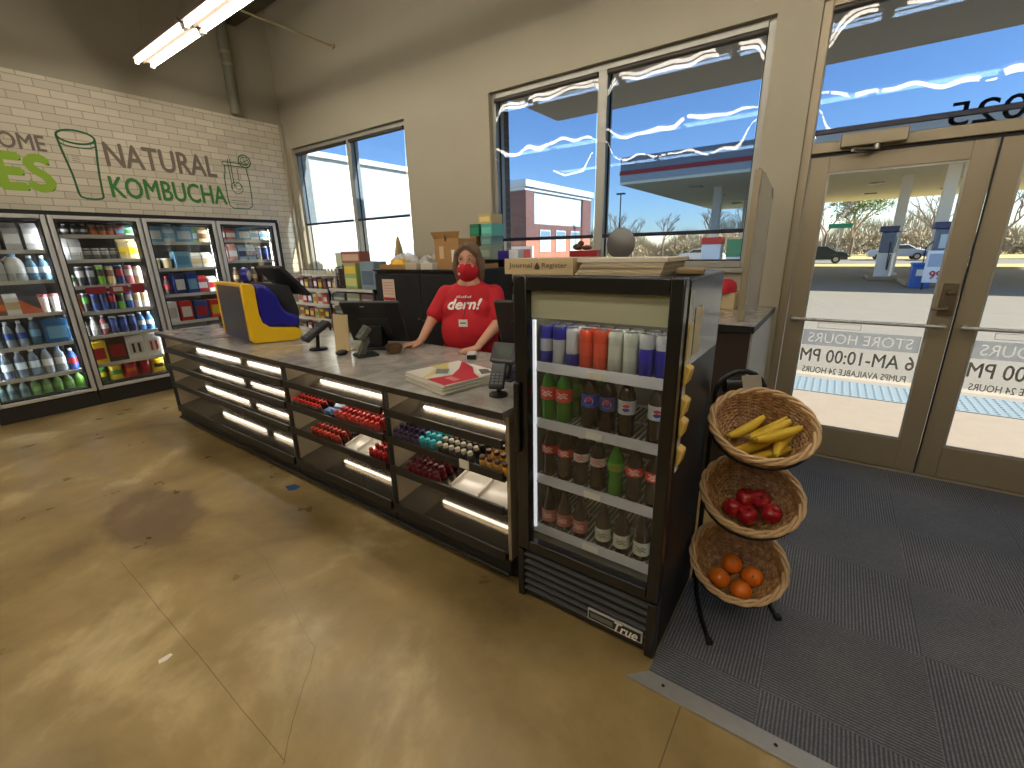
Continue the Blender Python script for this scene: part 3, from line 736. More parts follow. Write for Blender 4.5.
# ------------------------------------------------------------------ sky and sun
wd = bpy.data.worlds.new('sky'); SC.world = wd; wd.use_nodes = True; nt = wd.node_tree
bg = nt.nodes['Background']; sk = nt.nodes.new('ShaderNodeTexSky'); sk.sky_type = 'NISHITA'; sk.sun_disc = False
sk.sun_elevation = R(32); sk.sun_rotation = R(77); sk.altitude = 200; sk.air_density = 1.0; sk.dust_density = 0.4; sk.ozone_density = 3.0
nt.links.new(sk.outputs[0], bg.inputs['Color']); bg.inputs['Strength'].default_value = SKY
sl = bpy.data.lights.new('sun', 'SUN'); so = bpy.data.objects.new('sun', sl); COL.objects.link(so)
sl.energy = SUN; sl.angle = R(0.53); sl.color = (1.0, 0.95, 0.86)
sd = Vector((-1.55, -0.36, -1.0)).normalized()          # the sun stands beyond the station, high, to the right
so.rotation_euler = sd.to_track_quat('-Z', 'Y').to_euler(); so.location = (0, 20, 20)
SC.view_settings.view_transform = 'Standard'; SC.view_settings.look = 'None'
SC.view_settings.exposure = EXPO; SC.view_settings.gamma = 1.0; SC.view_settings.use_curve_mapping = False
SC.cycles.max_bounces = 12; SC.cycles.transparent_max_bounces = 24; SC.cycles.diffuse_bounces = 5; SC.cycles.glossy_bounces = 4
SC.cycles.sample_clamp_indirect = 4.0; SC.cycles.use_denoising = True; SC.cycles.caustics_reflective = False; SC.cycles.caustics_refractive = False

# ------------------------------------------------------------------ beverage coolers in the back wall
XF = -6.47                                  # front of the cooler frames
ZS = {0: (1.655,1.36,1.035,0.715,0.40,0.185), 1: (1.806,1.55,1.276,0.999,0.732,0.42,0.19),
      2: (1.735,1.43,1.12,0.785,0.48,0.19), 3: (1.765,1.50,1.19,0.80,0.48,0.19)}
WHICH = ['leftmost beverage cooler', 'second beverage cooler from the left', 'third beverage cooler from the left', 'rightmost beverage cooler']
YD = [0.383, 1.150, 1.917, 2.684, 3.447]
def cooler(i):
    y0, y1 = YD[i]+0.003, YD[i+1]-0.003
    lab = ['glass door cooler of water bottles and jugs at the far left', 'glass door cooler of cans with snack boxes and yellow bags below', 'glass door cooler partly hidden by the yellow and blue machine', 'glass door cooler nearest the window corner, reflecting daylight'][i]
    o = thing('beverage_cooler', lab, 'cooler', (0,0,0), 0, 'glass door coolers built into the brick wall')
    c = MB(); xb = -7.35
    c.box(xb, XW-0.02, y0, y0+0.02, 0.16, 1.985); c.box(xb, XW-0.02, y1-0.02, y1, 0.16, 1.985); c.box(xb-0.02, xb, y0, y1, 0.16, 1.985)
    c.box(xb, XW-0.02, y0+0.02, y1-0.02, 1.965, 1.985); c.box(xb, XW-0.02, y0+0.02, y1-0.02, 0.16, 0.18)
    c.build('cabinet', M_cin, o)
    MB().box(XW-0.015, XF-0.02, y0, y1, 0.001, 0.155).build('kick_plate', mat('dark kick plate', (40,37,33), 0.6), o)
    f = MB(); t = 0.038
    f.box(XW-0.016, XF, y0+0.004, y0+0.004+t, 0.165, 1.99); f.box(XW-0.016, XF, y1-0.004-t, y1-0.004, 0.165, 1.99)
    f.box(XW-0.016, XF, y0+0.004+t, y1-0.004-t, 1.99-t, 1.99); f.box(XW-0.016, XF, y0+0.004+t, y1-0.004-t, 0.165, 0.165+t)
    d = f.build('door_frame', M_cgrey, o, bevel=0.006)
    g = MB(); a0, a1, b0, b1 = y0+t+0.004, y1-t-0.004, 0.165+t, 1.99-t
    for q in ((a0,a0+0.014,b0,b1),(a1-0.014,a1,b0,b1),(a0+0.014,a1-0.014,b0,b0+0.014),(a0+0.014,a1-0.014,b1-0.014,b1)):
        g.box(XW+0.01, XF-0.012, *q)
    g.build('gasket', M_dark, d)
    MB().box(XF-0.045, XF-0.04, a0-0.002, a1+0.002, b0-0.002, b1+0.002).build('glass_pane', M_cglass, d)
    for s_, yy in ((1, y0+0.0205), (-1, y1-0.0205)):
        MB().box(XW-0.052, XW-0.030, min(yy,yy+s_*0.012), max(yy,yy+s_*0.012), 0.3, 1.9).build('light_strip', M_cled, o)
    for z in ZS[i]:
        sh = MB().box(xb+0.05, XW-0.022, y0+0.036, y1-0.036, z-0.012, z).build('shelf', mat('wire shelf white', (196,192,182), 0.5), o)
        MB().box(XW-0.022, XW-0.014, y0+0.024, y1-0.024, z-0.03, z+0.006).build('price_rail', mat('price rail', (214,212,204), 0.4), sh)
    return o
for i in range(4): cooler(i)
structure('trim_cooler', MB().box(XW-0.02, XF-0.01, CY0-0.02, CY1+0.02, 1.994, 2.03).box(XW-0.02, XF-0.01, CY1-0.006, CY1+0.03, 0.0, 1.994), M_dark)

PM = {}
def pm(c, rough=0.35, trans=False):
    return mat('%s %d %d %d' % ('tinted plastic' if trans else 'printed pack', *c), c, rough, 0, None, 0, 0.5, 0.0, 0.55 if trans else 0.0)
M_can = mat('aluminium can end', (190,190,190), 0.3, 0.8)
PMESH = {}
def pack_mesh(kind, w, h, cols):
    key = (kind, round(w,3), round(h,3), cols)
    if key in PMESH: return PMESH[key]
    mb = MB(); r = w/2; ms = [pm(c) for c in cols] + [M_can]
    if kind == 'can':
        k_ = len(ms)-1; b = 1 if len(cols) > 1 else 0
        mb.lathe([(r*0.78,0),(r,0.008),(r,h*0.45),(r,h*0.78),(r,h-0.014),(r*0.82,h-0.003),(r*0.80,h),(r*0.74,h-0.004)], 14, [k_,0,b,0,k_,k_,k_])
    elif kind == 'bottle':                     # cols: body, label, cap
        ms[0] = pm(cols[0], 0.12, True) if sum(cols[0]) > 420 else pm(cols[0], 0.12)
        mb.lathe([(r*0.8,0),(r,0.01),(r,h*0.28),(r*1.0,h*0.3),(r*1.0,h*0.55),(r,h*0.57),(r*0.9,h*0.68),(r*0.38,h*0.87),(r*0.36,h*0.9),(r*0.44,h*0.905),(r*0.44,h*0.995),(r*0.36,h)], 14, [0,0,0,1,0,0,0,0,2,2,2])
    elif kind == 'jug':
        mb.lathe([(r*0.85,0),(r,0.015),(r,h*0.6),(r*0.8,h*0.78),(r*0.35,h*0.9),(r*0.4,h*0.91),(r*0.4,h)], 14, [0,1,0,0,2,2])
        mb.tube([(0,-r*0.75,h*0.72),(0,-r*1.05,h*0.78),(0,-r*0.5,h*0.9)], 0.012, 6, 0)
    elif kind == 'carton':
        d = min(w, 0.09)
        mb.box(-d/2, d/2, -w/2, w/2, 0, h*0.8, 0); mb.box(-d/2-0.0006, d/2+0.0006, -w/2*0.96, w/2*0.96, h*0.25, h*0.6, 1)
        mb.prism([(-d/2,h*0.8),(d/2,h*0.8),(0.006,h*0.96),(0.006,h),(-0.006,h),(-0.006,h*0.96)], (0,-w/2,0), (1,0,0), (0,0,1), (0,w,0), 0)
    elif kind == 'box':                       # multi-pack with a printed panel
        d = 0.16
        mb.box(-d/2, d/2, -w/2, w/2, 0, h, 0); mb.box(d/2, d/2+0.0008, -w*0.38, w*0.38, h*0.2, h*0.72, 1)
        if len(cols) > 2:
            for s_ in (-1, 1): mb.box(d/2+0.0008, d/2+0.0016, s_*w*0.16-w*0.07, s_*w*0.16+w*0.07, h*0.25, h*0.66, 2)
    elif kind == 'bag':                       # pillow pack
        nx, nz = 8, 8; d = 0.05; vs = []; fs = []
        for s_ in (1, -1):
            o_ = len(vs)
            for j_ in range(nz+1):
                for i in range(nx+1):
                    u, v = i/nx*2-1, j_/nz*2-1
                    vs.append((s_*d*(1-u**4)*(1-v**4)**0.7, u*w/2*(1-0.08*(1-v*v)), (v+1)/2*h))
            for j_ in range(nz):
                for i in range(nx):
                    a = o_+j_*(nx+1)+i; f = (a, a+1, a+nx+2, a+nx+1); fs.append(f if s_ > 0 else f[::-1])
        mb.add(vs, fs, [1 if (k_ % 64) // 8 in (3, 4) and 1 <= k_ % 8 <= 6 and k_ < 64 else 0 for k_ in range(len(fs))])
    elif kind == 'wedge':                     # sandwich wedge box
        mb.prism([(-w/2,0),(w/2,0),(w/2,h*0.25),(-w/2,h)], (0.06,0,0), (0,1,0), (0,0,1), (-0.12,0,0), 0)
    elif kind == 'cup':
        mb.lathe([(r*0.7,0),(r*0.95,h*0.85),(r,h*0.86),(r,h*0.97),(r*0.9,h)], 14, [0,1,1,1])
    PMESH[key] = mb.mesh(KNAME[kind], ms)
    return PMESH[key]
KNAME = {'can':'drink_can','bottle':'drink_bottle','jug':'drink_jug','carton':'drink_carton','box':'drink_multipack','bag':'snack_bag','wedge':'sandwich_box','cup':'food_cup'}
def place_pack(kind, w, h, cols, at, label, group, rz=0.0, name=None, cat=None):
    nm = name or KNAME[kind]
    o = bpy.data.objects.new(nm, pack_mesh(kind, w, h, cols)); COL.objects.link(o)
    o.location = at; o.rotation_euler = (0,0,rz)
    return tag(o, label, cat or nm.split('_')[-1], group)

CW = {(1,0):'x'}
LB = (205,222,230); BL = (40,76,150); WH = (226,226,220); RD = (176,36,40); GR = (70,140,60); DK = (40,36,36); OR = (216,110,44); YE = (228,196,40)
SV = (176,176,172); BR = (120,84,56); LG = (150,196,104); NV = (34,44,96); TN = (204,186,140); PK = (206,120,128); CY = (120,176,210); CL = (214,220,218); TE = (30,110,130)
# (kind, width, height, colours, how many, words for the label)
LAY = {
 0: [[('bottle',0.075,0.22,(CL,WH,WH),2,'clear bottle'),('jug',0.13,0.24,(SV,WH,WH),1,'pale grey jug'),('carton',0.10,0.22,(SV,WH),2,'grey carton')],
     [('cup',0.10,0.12,(WH,SV),2,'white lidded tub'),('jug',0.13,0.22,(WH,CL,CY),2,'milky white jug'),('bottle',0.08,0.20,(CY,LB,WH),2,'pale blue bottle')],
     [('cup',0.09,0.07,(WH,WH),2,'white lidded cup'),('carton',0.09,0.15,(BR,OR),1,'brown carton'),('carton',0.10,0.17,(WH,TN),1,'white carton'),('wedge',0.14,0.12,((206,110,76),(206,110,76)),1,'orange red sandwich wedge'),('cup',0.08,0.15,(WH,PK),2,'white yoghurt cup')],
     [('bottle',0.068,0.21,(LB,BL,WH),4,'blue labelled water bottle'),('bottle',0.075,0.24,((120,160,190),CY,WH),1,'tall pale blue bottle'),('box',0.17,0.20,((46,104,150),CY),1,'blue multipack')],
     [('bottle',0.078,0.25,((150,176,196),LB,WH),4,'large water bottle'),('bottle',0.078,0.26,(LB,WH,(70,130,180)),2,'white labelled bottle'),('bottle',0.07,0.19,(BL,RD,WH),1,'small blue bottle')],
     [('bottle',0.072,0.17,((120,150,140),(90,120,130),WH),3,'grey green bottle'),('bottle',0.072,0.17,((110,160,90),(150,190,120),WH),4,'green labelled bottle'),('bottle',0.072,0.17,((100,150,70),(120,180,70),(190,220,120)),1,'bright green bottle')]],
 1: [[('bottle',0.066,0.145,(DK,SV,SV),4,'silver labelled dark bottle'),('can',0.066,0.14,(OR,BR),3,'orange brown can'),('carton',0.07,0.13,(PK,CY),1,'pink and blue carton'),('carton',0.07,0.135,((150,200,180),GR),1,'pale green carton')],
     [('carton',0.09,0.20,(SV,WH),2,'silver carton'),('can',0.07,0.10,(DK,SV),4,'dark can with silver band'),('carton',0.08,0.18,(TN,YE),2,'tan carton')],
     [('can',0.07,0.10,(WH,GR),1,'short white can'),('can',0.066,0.17,(DK,SV),2,'tall black can'),('can',0.066,0.18,((110,180,60),DK),1,'tall lime green can'),('can',0.066,0.17,(TN,BR),1,'tall tan can'),('can',0.066,0.175,(NV,RD),1,'tall navy can'),('can',0.066,0.17,(PK,WH),1,'tall pink can'),('can',0.066,0.16,(TN,WH),1,'tall cream can')],
     [('can',0.068,0.16,(OR,(190,80,40)),1,'tall orange can'),('can',0.066,0.165,(DK,GR),1,'tall black can with green band'),('can',0.066,0.165,(BL,NV),2,'tall blue can'),('can',0.066,0.165,(NV,RD),1,'tall navy can'),('can',0.066,0.165,((110,180,60),DK),1,'tall lime can'),('can',0.066,0.165,(BL,SV),1,'tall blue and silver can'),('can',0.066,0.16,(WH,TN),2,'tall white can')],
     [('bottle',0.066,0.17,(WH,SV,SV),2,'pale bottle'),('bottle',0.066,0.18,(PK,WH,SV),1,'pink bottle'),('can',0.068,0.16,(NV,BL),3,'navy can'),('bottle',0.066,0.17,((70,120,180),WH,WH),2,'white labelled blue bottle')],
     [('box',0.145,0.20,(YE,RD),1,'yellow and red box'),('box',0.16,0.22,((70,48,34),(150,40,34)),1,'dark brown box'),('box',0.16,0.22,(WH,(206,200,188),DK),1,'white box with two dark pictures'),('box',0.15,0.22,(WH,(214,206,190),RD),1,'white box with two red pictures')],
     [('bag',0.11,0.19,((60,110,50),YE),1,'green snack bag'),('bag',0.12,0.19,(YE,GR),1,'yellow and green snack bag'),('bag',0.12,0.19,(RD,OR),1,'red snack bag'),('bag',0.11,0.19,((150,40,30),RD),1,'dark red snack bag'),('bag',0.125,0.21,(YE,DK),1,'bright yellow snack bag')]],
 2: [[('box',0.17,0.17,(CY,WH),1,'pale blue pack'),('carton',0.11,0.19,(WH,CY),1,'white and blue carton'),('box',0.17,0.18,((110,170,206),LB),1,'sky blue pack'),('carton',0.06,0.16,((130,180,60),WH),1,'lime carton'),('carton',0.10,0.18,(TN,BR),1,'tan carton')],
     [('cup',0.10,0.10,(TN,WH),2,'cream tub'),('box',0.15,0.16,(CY,(90,150,190)),1,'light blue pack'),('carton',0.10,0.15,(WH,TN),2,'white carton')],
     [('bottle',0.07,0.18,(DK,RD,RD),2,'dark bottle with red cap'),('box',0.11,0.20,(NV,WH),1,'navy pack with white panel'),('box',0.11,0.20,((30,60,150),CY),1,'royal blue pack'),('carton',0.09,0.17,((190,50,54),WH),1,'red carton'),('carton',0.09,0.16,(WH,RD),1,'white and red carton')],
     [('box',0.13,0.20,(WH,(190,180,170)),1,'white pack'),('box',0.12,0.20,((196,50,44),WH),1,'red pack with white panel'),('box',0.13,0.19,((50,80,150),RD),1,'blue pack with red panel'),('box',0.13,0.19,((206,50,40),YE),1,'bright red pack')],
     [('can',0.07,0.16,(NV,SV),5,'navy can')], [('bag',0.13,0.2,(BL,YE),3,'blue snack bag')]],
 3: [[('carton',0.10,0.16,((190,110,90),WH),2,'reddish carton'),('box',0.15,0.15,(CY,WH),1,'pale blue pack'),('carton',0.09,0.15,(WH,CY),2,'white carton')],
     [('carton',0.09,0.18,((206,150,140),WH),2,'pink carton'),('carton',0.09,0.17,((150,180,200),NV),2,'grey blue carton'),('can',0.07,0.15,(NV,BL),2,'navy can')],
     [('bottle',0.07,0.18,(BR,TN,WH),4,'tan labelled brown bottle'),('box',0.14,0.16,((90,60,50),TN),1,'brown pack')],
     [('can',0.07,0.16,((120,40,40),SV),6,'dark red can')], [('can',0.07,0.16,(NV,SV),5,'navy can')], [('box',0.16,0.2,(WH,BL),3,'white pack')]],
}
def side_word(k, n): return 'only one' if n == 1 else ''
for ci in LAY:
    y0, y1 = YD[ci]+0.042, YD[ci+1]-0.042
    for si, row in enumerate(LAY[ci]):
        if ci >= 2 and si >= 4: continue                      # the counter hides these shelves
        if ci == 3 and si >= 3: continue
        z = ZS[ci][si]
        head = ([1.95]+list(ZS[ci]))[si]-z-0.032
        fat = min(1.14, (y1-y0-0.003*sum(r[4] for r in row))/sum(r[1]*r[4] for r in row))
        row = [(k_, w_*fat, min(h_*1.22, head), c_, n_, t_) for k_, w_, h_, c_, n_, t_ in row]
        total = sum(r[1]*r[4] for r in row); cnt = sum(r[4] for r in row); gap = max(0.002, (y1-y0-total)/max(1, cnt))
        y = y0 + max(0, (y1-y0-total-gap*(cnt-1))/2); pos = 0
        sw = 'top' if si == 0 else ('bottom' if si == len(row)*0+len(ZS[ci])-1 else nth(si))
        shelf = f'{sw} shelf' + (' down' if sw not in ('top','bottom') else '')
        for kind, w_, h_, cols, n_, words in row:
            for k_ in range(n_):
                ordw = '' if n_ == 1 else (f', {nth(k_)} of {n_} from left')
                place_pack(kind, w_, h_, cols, (XW-0.032-0.085, y+w_/2, z+0.001), f'{words}, {shelf} of {["leftmost","second","third","rightmost"][ci]} cooler{ordw}', f'goods in the {WHICH[ci]}')
                y += w_+gap; pos += 1
# the red price banner hanging in the second cooler and the clear pushers along two shelves
rb = MB()
for y, z, w_, h_ in ((1.40,1.265,0.17,0.075), (1.60,1.262,0.17,0.08), (1.77,1.275,0.12,0.10)):
    rb.box(XW-0.013, XW-0.010, y-w_/2, y+w_/2, z-h_, z)
rb.box(XW-0.010, XW-0.0095, 1.545, 1.63, 1.205, 1.25, 1)
tag(rb.build('price_banner', [mat('banner red', (176,40,48), 0.5), M_paper]), 'red price banner hung along a shelf edge of the can cooler', 'price banner')
M_acr = clear_glass('clear acrylic', (0.93,0.94,0.93), 1.45, 0.05, 0.06)
for z, a0, a1, n, lab in ((1.36,0.44,1.09,5,'clear divider tray on the second shelf of the leftmost cooler'), (1.55,1.25,1.75,5,'clear divider tray on the second shelf of the can cooler')):
    q = MB(); st = (a1-a0)/n
    for k_ in range(n): 
        q.box(XW-0.029, XW-0.026, a0+k_*st+0.005, a0+(k_+1)*st-0.005, z+0.001, z+0.08)
        q.box(XW-0.031, XW-0.029, a0+k_*st+0.005, a0+k_*st+0.008, z+0.001, z+0.08)
    tag(q.build('divider_tray', M_acr), lab, 'divider tray')

# ------------------------------------------------------------------ painted writing on the brick
U, V = (0,1,0), (0,0,1)
M_g1 = mat('wall green', (62,128,60), 0.7); M_lime = mat('wall lime', (150,186,56), 0.7); M_gt = mat('wall grey brown', (122,110,98), 0.7); M_dg = mat('wall dark green', (44,100,62), 0.7)
xw = XW+0.0015
def wtext(body, y0, y1, z0, z1, m, label, m2=None, bold=0.012):
    q = MB(); q.text(body, y1-y0, z1-z0, (xw,y0,z0), U, V, 0.001, 0, bold*2)
    q.text(body, y1-y0, z1-z0, (xw,y0+0.014,z0-0.014), U, V, 0.0002, 1, 0)
    o = tag(q.build('wall_lettering', [m, m2 or mat('wall pale shade', (200,188,166), 0.7)]), label, 'wall lettering', 'painted wall lettering')
wtext('NATURAL', 1.78, 2.86, 2.52, 2.755, M_gt, 'grey brown painted word NATURAL on white brick above coolers')
wtext('KOMBUCHA', 1.755, 2.92, 2.205, 2.418, M_g1, 'green painted word KOMBUCHA on white brick above coolers')
wtext('SOME', 0.93, 1.325, 2.59, 2.73, M_gt, 'grey brown painted letters SOME at the left end of the wall')
wtext('ES', 0.935, 1.31, 2.225, 2.545, M_lime, 'big lime green painted letters ES at left of the wall', M_dg, 0.03)
def stroke(mb, pts, r, closed=False, m=0):
    P2 = [Vector((xw+0.0012, y, z)) for y, z in pts]; n = len(P2)
    L_, R_ = [], []
    for i, p in enumerate(P2):
        a = P2[(i-1) % n] if (closed or i) else p; b_ = P2[(i+1) % n] if (closed or i < n-1) else p
        t = (b_-a).normalized(); s_ = Vector((0,-t.z,t.y))*r; L_.append(p+s_); R_.append(p-s_)
    for i in range(n if closed else n-1):
        k_ = (i+1) % n; mb.add([L_[i], R_[i], R_[k_], L_[k_]], [(0,1,2,3)], m)
def ell(cy, cz, ry, rz, a0=0, a1=360, n=40): return [(cy+ry*math.cos(R(a0+(a1-a0)*k_/n)), cz+rz*math.sin(R(a0+(a1-a0)*k_/n))) for k_ in range(n+1)]
g = MB()
stroke(g, ell(1.575, 2.765, 0.148, 0.062)[:-1], 0.0095, True)
stroke(g, [(1.425,2.765),(1.435,2.66),(1.45,2.55),(1.47,2.40),(1.48,2.22),(1.49,2.19),(1.53,2.175),(1.60,2.172),(1.655,2.18),(1.675,2.20),(1.675,2.24),(1.685,2.40),(1.70,2.55),(1.715,2.66),(1.724,2.765)], 0.0095)
stroke(g, ell(1.574, 2.70, 0.135, 0.034, 190, 350, 20), 0.006)
for k_ in range(3): stroke(g, [(1.50,2.58-0.02*k_),(1.56,2.575-0.02*k_)], 0.002)
tag(g.build('glass_drawing', M_dg), 'dark green outline drawing of a tall drinking glass on brick', 'wall drawing')
g = MB()
stroke(g, [(2.955,2.72),(2.955,2.68),(3.26,2.68),(3.26,2.72),(2.955,2.72)], 0.006)
stroke(g, [(2.975,2.68),(2.965,2.60),(2.945,2.52),(2.94,2.30),(2.95,2.20),(2.99,2.165),(3.18,2.165),(3.23,2.20),(3.245,2.30),(3.25,2.52),(3.24,2.60),(3.235,2.68)], 0.006)
stroke(g, ell(3.23,2.755,0.075,0.075)[:-1], 0.007, True); stroke(g, ell(3.23,2.755,0.05,0.05)[:-1], 0.004, True)
for k_ in range(4): stroke(g, [(3.23,2.755),(3.23+0.05*math.cos(k_*PI/2+0.4),2.755+0.05*math.sin(k_*PI/2+0.4))], 0.004)
stroke(g, [(3.02,2.76),(3.02,2.40)], 0.005); stroke(g, [(3.05,2.76),(3.05,2.42)], 0.005); stroke(g, [(3.12,2.66),(3.12,2.50)], 0.004)
stroke(g, ell(3.08,2.42,0.07,0.07)[:-1], 0.004, True); stroke(g, ell(3.10,2.44,0.035,0.04)[:-1], 0.004, True); stroke(g, [(2.98,2.26),(3.2,2.26)], 0.003); stroke(g, [(3.0,2.215),(3.17,2.215)], 0.002)
tag(g.build('jar_drawing', M_dg), 'green outline drawing of a jar with straw and fruit slice', 'wall drawing')

# ------------------------------------------------------------------ service counter: display cases, worktop
CT = 0.905; YF = 1.42; YB = 2.02
M_case = mat('charcoal case metal', (44,41,37), 0.45, 0.3); M_liner = mat('satin shelf metal', (112,106,94), 0.09, 0.8)
M_side = mat('beige case end', (150,136,110), 0.5); M_tray = mat('pale tray', (206,200,186), 0.18)
M_clear = clear_glass('case acrylic', (0.96,0.96,0.95), 1.45, 0.01, 0.01)
XS = [-5.02, -2.90, -1.87, -1.055]
CASE = ['long empty lit display case nearest the coolers', 'display case of red energy shots below the monitor', 'display case beside the drinks fridge with brown capped shots']
LV = [(0.757, 0.757), (0.599, 0.599), (0.424, 0.424)]       # shelf front height, lip top
for i in range(3):
    x0, x1 = XS[i]+0.002, XS[i+1]-0.002
    o = thing('display_case', CASE[i], 'display case', ((x0+x1)/2, 0, 0), 0, 'display cases under the counter'); cx = (x0+x1)/2
    w_ = x1-x0; h2 = w_/2
    c = MB(); c.box(-h2, -h2+0.018, YF+0.02, YB, 0.13, CT-0.036); c.box(h2-0.018, h2, YF+0.02, YB, 0.13, CT-0.036)
    c.box(-h2+0.018, h2-0.018, YB-0.018, YB, 0.13, CT-0.036)
    c.build('carcass', M_side, o)
    c = MB(); c.box(-h2, h2, YF+0.07, YB-0.02, 0.001, 0.05); c.box(-h2, h2, YF+0.01, YB, 0.05, 0.13); c.box(-h2, h2, YF-0.012, YF+0.01, 0.055, 0.075)
    c.build('plinth', M_case, o, bevel=0.004)
    if True:
        MB().box(-h2-0.0015, -h2+0.016, YF-0.005, YF+0.022, 0.13, CT-0.036).build('post', M_case, o)
    dk = MB().prism([(YF+0.0,0.165),(YB-0.02,0.265),(YB-0.02,0.275),(YF+0.0,0.180)], (-h2+0.018,0,0), (0,1,0), (0,0,1), (w_-0.036,0,0)).build('shelf', M_liner, o)
    MB().box(-h2+0.019, h2-0.019, YF-0.012, YF-0.001, 0.132, 0.19).build('shelf_lip', M_case, dk, bevel=0.003)
    for li, (zf, zl) in enumerate(LV):
        rise = 0.09 if li == 0 else 0.13; drop = 0.030 if i > 0 and li > 0 else 0.0
        sh = MB().prism([(YF+0.005,zf-drop-0.02),(YB-0.02,zf-drop-0.02+rise),(YB-0.02,zf-drop-0.008+rise),(YF+0.005,zf-drop-0.008)], (-h2+0.018,0,0), (0,1,0), (0,0,1), (w_-0.036,0,0)).build('shelf', M_liner, o)
        MB().box(-h2+0.019, h2-0.019, YF-0.012, YF+0.004, zf-0.040, zl+0.003).build('shelf_lip', M_case, sh, bevel=0.003)
    dr_ = 0.030 if i > 0 else 0.0
    for li, zt in enumerate((CT-0.038, LV[0][0]-0.024, LV[1][0]-0.024-dr_, LV[2][0]-0.024-dr_)):
        off = (0.20,0.17,0.17,0.26)[li]; yy = YF+off; dz = 0 if li == 0 else (0.09 if li == 1 else 0.13)*((off-0.02)/0.6)
        spans = [(-h2+0.10, -0.10), (0.06, h2-0.06)] if i == 0 else [(-h2+0.06, h2-0.06)]
        for xa, xb in spans: MB().box(xa, xb, yy, yy+0.011, zt+dz-0.012, zt+dz-0.003).build('light_strip', M_led, o)
    # clear front guard along the second level
    if i in (1, 2):
        q = MB()
        q.box(-h2+0.03, h2-0.03, YF+0.006, YF+0.009, LV[1][1]-0.0, LV[1][1]+0.03)
        q.build('front_guard', M_clear, o)
ct = MB(); ct.prism([(XS[0]-0.01,YF-0.035),(XS[3]+0.006,YF-0.035),(XS[3]+0.006,2.26),(XS[0]-0.01,2.26)], (0,0,CT-0.034), (1,0,0), (0,1,0), (0,0,0.034), 0)
cto = tag(ct.build('countertop', M_counter, bevel=0.003), 'long grey stone look worktop over the lit display cases', 'countertop')
MB().box(XS[0]-0.012, XS[3]+0.008, YF-0.039, YF-0.0352, CT-0.034, CT-0.003).build('edge_band', mat('worktop edge band', (40,37,33), 0.4), cto)

# ---- little shot bottles and packets on the sloping shelves
SH = {}
def shot_mesh(body, cap, r=0.017, h=0.082):
    key = (body, cap, r, h)
    if key not in SH:
        SH[key] = MB().lathe([(r*0.85,0),(r,0.004),(r,h*0.66),(r*0.85,h*0.74),(r*0.72,h*0.76),(r*0.78,h*0.77),(r*0.78,h*0.97),(r*0.66,h)], 12, [0,0,0,0,1,1,1]).mesh('energy_shot', [pm(body), pm(cap)])
    return SH[key]
def shelf_z(li, y):
    rise = 0.09 if li == 0 else 0.13
    return LV[li][0]-0.008-(0.030 if li > 0 else 0) + rise*(y-YF-0.005)/(YB-0.02-YF-0.005)
def shots(x0, nx, rows, li, body, cap, words, where, r=0.017, h=0.072, dx=0.040, dy=0.046, y0=None, skip=()):
    me = shot_mesh(body, cap, r, h); t = math.atan2(0.13, 0.575)
    for j in range(rows):
        for i in range(nx):
            if (i, j) in skip: continue
            y = (y0 or YF+0.036) + j*dy
            o = bpy.data.objects.new('energy_shot', me); COL.objects.link(o)
            o.location = (x0+i*dx, y, shelf_z(li, y)+0.0035); o.rotation_euler = (t,0,0)
            tag(o, f'{words} {where}, row {j+1} from front, {nth(i)} from left', 'energy shot', f'{words}s {where}')
A, B = 'on upper shelf', 'on lower shelf'
RDD = (140,26,24); RED = (206,40,32)
shots(-2.84, 8, 4, 1, (62,30,26), RED, 'dark red shot', A, dx=0.041)
shots(-2.36, 10, 5, 1, (186,40,34), (216,58,44), 'bright red shot', A, dx=0.0425, dy=0.044)
shots(-2.66, 7, 3, 2, (120,50,36), (196,60,40), 'orange red shot', B, dx=0.045, dy=0.05, skip=((0,2),(6,2)))
shots(-2.06, 4, 4, 2, (130,24,24), (190,28,30), 'deep red shot', B, dx=0.041)
shots(-1.82, 5, 4, 1, (60,40,84), (46,34,58), 'purple shot', A, dx=0.040)
shots(-1.615, 3, 4, 1, (30,140,150), (60,196,206), 'turquoise shot', A, dx=0.040)
shots(-1.49, 6, 5, 1, (40,36,32), (196,186,160), 'black shot with cream cap', A, dx=0.040, dy=0.044)
shots(-1.215, 4, 4, 1, (206,150,52), (66,44,26), 'golden shot with brown cap', A, r=0.019, dx=0.044, dy=0.05)
shots(-1.74, 6, 4, 2, (112,26,32), (70,22,30), 'maroon shot', B, dx=0.041)
o = MB()
for i, (x, y) in enumerate(((-2.475,YF+0.05),(-2.44,YF+0.10),(-2.40,YF+0.05),(-2.45,YF+0.15))):
    o.obox((x-(-2.44), y-(YF+0.1), shelf_z(1,y)-shelf_z(1,YF+0.1)+0.02+0.004*i), (0.07,0.05,0.03), Euler((0.15,0.2*i,0.7*i)).to_matrix(), i % 2)
sp = o.build('snack_pouch', [pm((60,120,190)), pm((170,200,226))], None, (-2.44, YF+0.1, shelf_z(1,YF+0.1)+0.014), bevel=0.006)
tag(sp, 'crumpled blue and white pouches between the two red shot blocks', 'pouch')
